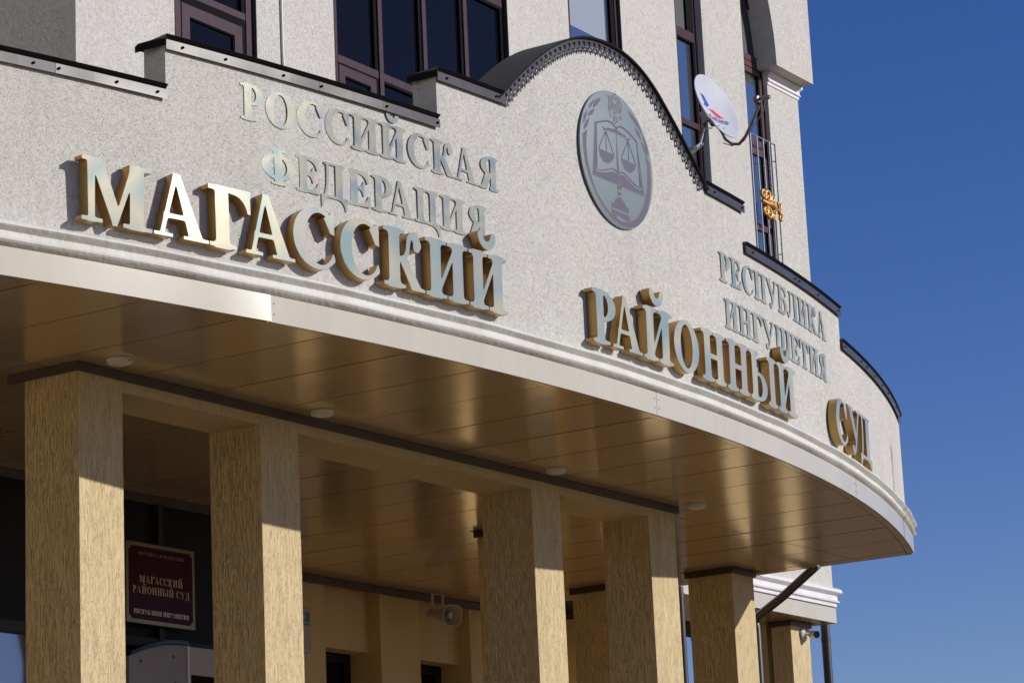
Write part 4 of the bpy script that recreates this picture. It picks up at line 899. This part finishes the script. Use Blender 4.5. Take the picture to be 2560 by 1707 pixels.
for i, (lab, x_, y_) in enumerate(LL):
    if i == 0: l = l0
    else:
        l = l0.copy(); COL.objects.link(l)
        for ch in l0.children: c = ch.copy(); COL.objects.link(c); c.parent = l
    l.location = (x_, y_, 3.999); l.rotation_euler = (0, 0, .4 * i); l['label'] = 'round white unlit ceiling lamp ' + lab; l['group'] = 'round lamps on the portico ceiling'

# ------------------------------------------------------------ plaque
px0, px1, pz0, pz1 = 15.94, 16.745, 2.975, 3.59; PY = 13.80
pq = thing('wall_plaque', 'maroon and brass court name plaque hung on the dark glazed wall', 'plaque', (px0, PY, pz0))
W_, H_ = px1 - px0, pz1 - pz0
MB().box(-.006, W_ + .006, .004, .035, -.006, H_ + .006).obj('backing', M['dark_frame'], pq)
MB().box(0, W_, 0, .02, 0, H_).obj('border', M['plaque_gold'], pq)
bx, bz = .030, .028; r = .028
def corner(cx_, cz_, a0): return [(cx_ + r * math.cos(a0 + s * math.pi / 2 * k / 5), cz_ + r * math.sin(a0 + s * math.pi / 2 * k / 5)) for k in range(6)]
pts = []
for cx_, cz_, a0, s in ((bx, bz, math.pi / 2, -1), (W_ - bx, bz, math.pi, -1), (W_ - bx, H_ - bz, -math.pi / 2, -1), (bx, H_ - bz, 0, -1)):
    pts += corner(cx_, cz_, a0)
mb = MB(); flat_poly(mb, pts, -.002, .0015); mb.obj('panel', M['maroon'], pq)
def text_line(txt, x0, x1, zb, cap, mt):
    x = 0; items = []
    for c in txt:
        if c == ' ': x += .45; items.append(None); continue
        items.append((c, x)); x += GW[c] + .10
    tot = x - .10; mb_loops = []
    sx = (x1 - x0) / tot; mb = MB()
    for it in items:
        if it is None: mb.obj('lettering', mt, pq); mb = MB(); continue
        c, xo = it
        lp, lo, hi, sp = glyph(c, 61, .008, .016)
        key = 'g' + c
        if key not in LM: LM[key] = fill_mesh([p for p in lp], key, 0.)
        me = LM[key]; mb.add([(x0 + (v.co.x + xo) * sx, -.0032, zb + v.co.z * cap) for v in me.vertices], [tuple(p.vertices) for p in me.polygons])
    return mb.obj('lettering', mt, pq)
M['print_dim'] = mat('plaque_dim_print', (.20, .17, .11), .4)
text_line('РОССИЙСКАЯ ФЕДЕРАЦИЯ', .17 * W_, .835 * W_, .845 * H_, .026, M['print_dim'])
text_line('МАГАССКИЙ', .185 * W_, .815 * W_, .505 * H_, .055, M['print_gold'])
text_line('РАЙОННЫЙ СУД', .085 * W_, .915 * W_, .37 * H_, .055, M['print_gold'])
text_line('РЕСПУБЛИКИ ИНГУШЕТИЯ', .10 * W_, .90 * W_, .115 * H_, .034, M['print_pale'])

# ------------------------------------------------------------ satellite dish
DC = Vector((19.292, 10.308 + .0, 7.110)); Dn = Vector((-.05051377, -.945364, .32207958)).normalized(); Dup = Vector((.01718521, .32162078, .9467126)).normalized(); Du = Dup.cross(Dn)
dsh = thing('satellite_dish', 'white satellite dish with blue and red logo above the right slope of the parapet arch', 'satellite dish')
dsh.matrix_world = Matrix(((Du.x, -Dn.x, Dup.x, DC.x), (Du.y, -Dn.y, Dup.y, DC.y), (Du.z, -Dn.z, Dup.z, DC.z), (0, 0, 0, 1)))
def dz(r): return .055 * (r / .31) ** 2 - .055       # local y: 0 at rim plane, negative n is towards the back => +y is back
prof = [(.31 * k / 12, 0) for k in range(13)]
vs = []; n = 64
mb = MB(); mb.lathe((0, 0, 0), (0, -1, 0), [(r_, dz(r_)) for r_, _ in prof] + [(.318, .0), (.320, -.006), (.312, -.012)] + [(r_, dz(r_) - .008) for r_, _ in prof[::-1]], n)
for i, v in enumerate(mb.v): mb.v[i] = (v[0] * .93 + .015, v[1], v[2] * .94 + .01)
rf = mb.obj('reflector', M['dish_face'], dsh, smooth=40)
def on_dish(x, z): return (x, -(dz(math.hypot((x - .015) / .93, (z - .01) / .94)) + .0012), z)
def logo(pts, mt, name):
    from mathutils.geometry import tessellate_polygon
    # subdivide by a fine fan so that the print follows the bowl
    mb = MB(); tri = tessellate_polygon([[Vector((a, 0, b_)) for a, b_ in pts]])
    for t_ in tri:
        A, B_, C_ = [Vector(pts[i]) for i in t_]; q = 5; idx = {}
        vs = []; fs = []
        for i in range(q + 1):
            for j in range(q + 1 - i):
                p = A + (B_ - A) * (i / q) + (C_ - A) * (j / q); idx[i, j] = len(vs); vs.append(on_dish(p.x, p.y))
        for i in range(q):
            for j in range(q - i):
                fs.append((idx[i, j], idx[i + 1, j], idx[i, j + 1]))
                if i + j < q - 1: fs.append((idx[i + 1, j], idx[i + 1, j + 1], idx[i, j + 1]))
        mb.add(vs, fs)
    mb.obj(name, mt, rf)
logo([(-.142, .117), (-.071, .114), (-.022, .037), (-.074, .001), (-.144, .004), (-.106, .037)], M['blue_print'], 'blue_logo')
logo([(-.069, -.008), (.025, -.0), (.133, -.066), (.044, -.077)], M['red_print'], 'red_logo')
fc = bpy.data.curves.new('tmp', 'FONT'); fc.body = 'ТРИКОЛОР'; fc.size = .1; fc.fill_mode = 'FRONT'; fc.offset = .0015
fo = bpy.data.objects.new('tmp', fc); COL.objects.link(fo); dg = bpy.context.evaluated_depsgraph_get(); me = bpy.data.meshes.new_from_object(fo.evaluated_get(dg)); COL.objects.unlink(fo); bpy.data.objects.remove(fo)
xs_ = [v.co.x for v in me.vertices]; ys_ = [v.co.y for v in me.vertices]; xa, xb = min(xs_), max(xs_); ya, yb2 = min(ys_), max(ys_)
a0 = math.radians(2)
for v in me.vertices:
    fx = (v.co.x - xa) / (xb - xa) * .345; fz = (v.co.y - ya) / (yb2 - ya) * .044
    x_, z_ = -.185 + fx * math.cos(a0), -.142 + fx * math.sin(a0) + fz; v.co = on_dish(x_, z_); v.co.y -= .0012
me.materials.clear(); link('lettering', me, M['navy_print'], rf)
mb = MB()
for x_, z_ in ((-.101, -.088), (-.005, -.084), (-.067, -.198), (.02, -.197)):
    p = on_dish(x_, z_); mb.lathe(p, (0, -1, 0), [(0, .004), (.006, .004), (.008, 0)], 8)
mb.obj('bolt', M['grey_metal'], rf)
# local frame: x right, -y forward (towards the feed), z up
MB().tube([(0, .05, -.20), (0, .04, -.30), (.0, .0, -.37), (0, -.06, -.405), (0, -.14, -.375), (0, -.25, -.29), (0, -.35, -.205)], .013, 10).obj('feed_arm', M['grey_metal'], dsh, smooth=60)
ln = MB().lathe((0, -.40, -.17), (0, .92, .38), [(0, -.07), (.018, -.07), (.02, -.01), (.013, 0), (.013, .03), (.03, .035), (.032, .07), (0, .075)], 18).obj('feed_horn', M['grey_metal'], dsh, smooth=40)
MB().lathe((0, -.40, -.17), (0, .92, .38), [(.0, .0765), (.026, .076), (.030, .066), (.0325, .064), (.0325, .072)], 18).obj('feed_cap', M['orange'], ln)
MB().tube([(0, -.41, -.20), (.01, -.36, -.27), (.015, -.22, -.335), (.012, -.10, -.40), (-.01, .0, -.39), (-.03, .06, -.33)], .004, 6).obj('cable', M['grey_metal'], dsh, smooth=60)
MB().box(-.05, .05, .06, .10, -.13, .04).box(-.07, -.05, .06, .14, -.10, .0).box(.05, .07, .06, .14, -.10, .0).box(-.06, .06, .10, .13, -.06, -.03).obj('mount_bracket', M['grey_metal'], dsh)
inv = dsh.matrix_world.inverted()
def wl(p): return tuple(inv @ Vector(p))
MB().tube([wl((19.26, 10.42, 7.02)), wl((19.25, 10.42, 6.90)), wl((19.16, 10.40, 6.78)), wl((18.96, 10.36, 6.67)), wl((18.74, 10.30, 6.58)), wl((18.46, 10.22, 6.50)), wl((18.28, 9.98, 6.44))], .02, 12).obj('mast', M['grey_metal'], dsh, smooth=60)
MB().tube([wl((19.28, 10.36, 6.93)), wl((19.1, 10.33, 6.88)), wl((18.98, 10.31, 6.72)), wl((18.8, 10.30, 6.61))], .005, 6).obj('cable', M['white_plastic'], dsh, smooth=60)

# ------------------------------------------------------------ window railing with gilded scrolls
rl = thing('window_railing', 'polished steel window railing with gilded scrollwork on the tall arched window', 'railing', (26.85, 13.68, 8.0))
RY = 13.735; k_ = RY / 13.8
def rp(x, z): return (x * k_, RY, z * k_)
mbx = MB().tube([rp(26.50, 9.39), rp(27.155, 9.39)], .009, 10); part(mbx, 'top_rail', M['chrome'], rl)
part(MB().tube([rp(26.50, 7.99), rp(27.155, 7.99)], .009, 10), 'bottom_rail', M['chrome'], rl)
for x_ in (26.56, 26.71, 26.86, 27.0, 27.15): part(MB().tube([rp(x_, 7.99), rp(x_, 9.385)], .010, 8), 'bar', M['chrome'], rl)
for z_ in (9.23, 8.14): part(MB().tube([rp(27.155, z_), (27.12, 13.8, z_ * k_)], .006, 8), 'wall_fixing', M['chrome'], rl)
def scroll(cx_, cz_, r_, a0, turns, s=1, tail=None):
    pts = []; nn = 22
    for i in range(nn):
        f = i / (nn - 1); a = a0 + s * turns * 2 * math.pi * f; rr = r_ * (1 - .78 * f); pts.append((cx_ + SH_ * .88 + rr * math.cos(a), RY - .018, cz_ + rr * math.sin(a)))
    if tail: pts = [(t_[0], RY - .018, t_[1]) for t_ in tail] + pts
    return pts
cx0, cz0 = 26.50, 8.60; SH_ = .30
SC = [(26.36, 8.68, .062, -1.2, 1.3, 1), (26.46, 8.69, .068, -1.9, 1.3, 1), (26.39, 8.50, .06, 1.2, 1.3, -1), (26.47, 8.475, .065, 1.9, 1.3, -1), (26.57, 8.66, .042, 3.6, 1.2, -1), (26.58, 8.46, .042, 2.6, 1.2, 1), (26.72, 8.63, .05, -2.2, 1.2, 1), (26.74, 8.49, .05, 2.2, 1.2, -1)]
for q in SC: part(MB().tube(scroll(*q), [.021 - .009 * i / 21 for i in range(22)], 8), 'gilded_scroll', M['gold'], rl, smooth=60)
part(MB().tube([(26.33 + .26, RY - .018, 8.60), (26.45 + .26, RY - .02, 8.585), (26.56 + .26, RY - .018, 8.60), (26.66 + .26, RY - .018, 8.565), (26.78 + .22, RY - .018, 8.56)], [.018, .03, .034, .02, .016], 8).tube([(26.45 + .26, RY - .02, 8.60), (26.52 + .26, RY - .02, 8.66), (26.60 + .26, RY - .02, 8.60), (26.66 + .26, RY - .02, 8.57)], .011, 8).tube([(26.45 + .26, RY - .02, 8.57), (26.54 + .26, RY - .02, 8.51), (26.62 + .26, RY - .02, 8.54), (26.70 + .22, RY - .02, 8.56)], .011, 8), 'gilded_leaf', M['gold'], rl, smooth=60)

# ------------------------------------------------------------ rain pipes
def tagpipe(mb, label, rings=()):
    t = thing('rain_pipe', label, 'pipe', group='dark brown rain pipes'); part(mb, 'tube', M['pipe'], t, smooth=50)
    for c, r_ in rings: part(MB().lathe(c, (0, 0, 1), [(r_ - .008, -.03), (r_, -.03), (r_, .03), (r_ - .008, .03)], 20), 'sleeve', M['pipe'], t, smooth=40)
tagpipe(MB().tube([(24.04, 13.62, 4.02), (24.04, 13.62, -.75)], .043, 20), 'straight dark rain pipe left of the set-back pillar', [((24.04, 13.62, 3.93), .047)])
tagpipe(MB().tube([(23.88, 12.0, 4.02), (24.10, 12.50, 3.80), (24.20, 12.82, 3.665), (24.25, 12.90, 3.62), (24.26, 12.90, 3.55), (24.26, 12.90, -.75)], .043, 20), 'slanting dark rain pipe with an elbow right of the set-back pillar')
tagpipe(MB().tube([(28.75, 14.40, 4.15), (28.75, 14.40, -.75)], .052, 20), 'straight dark rain pipe against the sky at the far right', [((28.75, 14.40, 3.98), .056)])

# ------------------------------------------------------------ horn loudspeaker
hp = Vector((22.02, 14.98, 3.705)); ha = Vector((-.22, -.95, -.18)).normalized()
hs_ = thing('horn_loudspeaker', 'grey horn loudspeaker hanging at the back wall of the porch', 'loudspeaker', tuple(hp))
up_ = Vector((0, 0, 1)); hu = ha.cross(up_).normalized(); hv = hu.cross(ha)
def ring(c, rw, rh, n=28, p=3.2):
    o = []
    for k in range(n):
        a = 2 * math.pi * k / n; cc, ss = math.cos(a), math.sin(a); q = (abs(cc) ** p + abs(ss) ** p) ** (-1 / p)
        o.append(c + hu * (rw * q * cc) + hv * (rh * q * ss))
    return o
secs = [(-.34, .035, .035, 2), (-.30, .055, .055, 2), (-.22, .058, .058, 2), (-.20, .045, .045, 2), (-.12, .062, .064, 2.4), (0, .118, .100, 3.2), (.006, .122, .104, 3.2), (.006, .114, .096, 3.2), (-.01, .108, .090, 3.2), (-.12, .05, .05, 2.4)]
mb = MB(); vs = []; n = 28
for h, rw, rh, p in secs: vs += ring(ha * h, rw, rh, n, p)
fs = [(i * n + k, i * n + (k + 1) % n, (i + 1) * n + (k + 1) % n, (i + 1) * n + k) for i in range(len(secs) - 1) for k in range(n)] + [tuple(range(n)), tuple(range((len(secs) - 1) * n, len(secs) * n))]
mb.add(vs, fs); mb.obj('bell', M['horn'], hs_, smooth=40)
MB().tube([ha * -.12, ha * -.02], [.028, .03], 16).obj('core', M['horn'], hs_, smooth=40)
b0 = ha * -.2; mb = MB()
for s in (-1, 1): mb.add([b0 + hu * (s * .068 + a) + Vector((c, 0, d)) for d in (-.03, .19) for a in (0, .004) for c in (-.018, .018)], [(0, 1, 3, 2), (4, 5, 7, 6), (0, 1, 5, 4), (2, 3, 7, 6), (0, 2, 6, 4), (1, 3, 7, 5)])
mb.add([b0 + hu * (.074 * s) + Vector((c, 0, .19 + e)) for s in (-1, 1) for c in (-.018, .018) for e in (0, .004)], [(0, 1, 3, 2), (4, 5, 7, 6), (0, 1, 5, 4), (2, 3, 7, 6), (0, 2, 6, 4), (1, 3, 7, 5)])
mb.obj('bracket', M['horn'], hs_)

# ------------------------------------------------------------ security camera on the far pillar
sc_ = thing('security_camera', 'small white security camera on the far right pillar', 'camera', (27.34, 13.98, 3.87))
MB().lathe((0, -.002, 0), (.2, -1, 0), [(0, .03), (.045, .03), (.062, .015), (.065, 0)], 24).obj('base', M['white_plastic'], sc_, smooth=40)
MB().tube([(0, -.03, 0), (.03, -.075, -.005), (.09, -.10, -.005)], .016, 10).obj('arm', M['white_plastic'], sc_, smooth=40)
MB().lathe((.10, -.07, .0), (-.55, -.80, -.16), [(0, -.03), (.034, -.03), (.040, -.02), (.042, .09), (.040, .11)], 20).obj('body', M['white_plastic'], sc_, smooth=40)
MB().lathe((.10, -.07, .0), (-.55, -.80, -.16), [(.0405, .1105), (.036, .106), (0, .106)], 20).obj('lens', M['black'], sc_)

# ------------------------------------------------------------ wall box with the blue label
bxo = thing('wall_box', 'white plastic wall box with a blue label just right of the second pillar', 'box', (20.3, 15.5, 3.26))
part(MB().box(19.97, 20.31, 15.38, 15.54, 3.25, 3.67), 'casing', M['box_grey'], bxo, bevel=.012)
part(MB().box(19.99, 20.29, 15.376, 15.379, 3.50, 3.615), 'label', M['label_blue'], bxo)
mb = MB(); c0 = (20.20, 3.575)
part(mb.prism([(c0[0], c0[1] + .026), (c0[0] + .022, c0[1]), (c0[0], c0[1] - .026), (c0[0], c0[1] - .016), (c0[0] + .013, c0[1]), (c0[0], c0[1] + .016)], 15.372, 15.3755).prism([(c0[0], c0[1] + .026), (c0[0] - .022, c0[1]), (c0[0], c0[1] - .026), (c0[0], c0[1] - .016), (c0[0] - .013, c0[1]), (c0[0], c0[1] + .016)], 15.372, 15.3755), 'logo_diamond', M['white_plastic'], bxo)
fc = bpy.data.curves.new('tmp', 'FONT'); fc.body = 'Clima'; fc.size = .05; fo = bpy.data.objects.new('tmp', fc); COL.objects.link(fo)
dg = bpy.context.evaluated_depsgraph_get(); me = bpy.data.meshes.new_from_object(fo.evaluated_get(dg)); COL.objects.unlink(fo); bpy.data.objects.remove(fo); me.materials.clear()
for v in me.vertices: v.co = (20.165 + v.co.x, 15.3745, 3.512 + v.co.y * .8)
o = link('lettering', me, M['white_plastic'], bxo); o.matrix_parent_inverse = Matrix.Translation(-bxo.location)
part(MB().box(20.20, 20.29, 15.42, 15.50, 3.20, 3.248), 'connector', M['horn'], bxo)

# ------------------------------------------------------------ a flagpole in the forecourt: its shadow falls on the parapet
q = Vector(cp(.33, 4.9, RW)) + Vector((SV.x, SV.y, 0)).normalized() * 13
fp = thing('flagpole', 'slim steel flagpole standing in the forecourt in front of the portico', 'flagpole', (q.x, q.y, -1.66))
MB().tube([(0, 0, 0), (0, 0, 11.6)], [.034, .026], 12).obj('mast', M['pole'], fp, smooth=60)
MB().lathe((0, 0, 11.6), (0, 0, 1), [(0, 0), (.04, .02), (.05, .06), (.03, .1), (0, .11)], 14).obj('finial', M['pole'], fp, smooth=60)
bpy.context.view_layer.update()
# a thing's origin set after its parts: sub-parts of the portico keep world coordinates
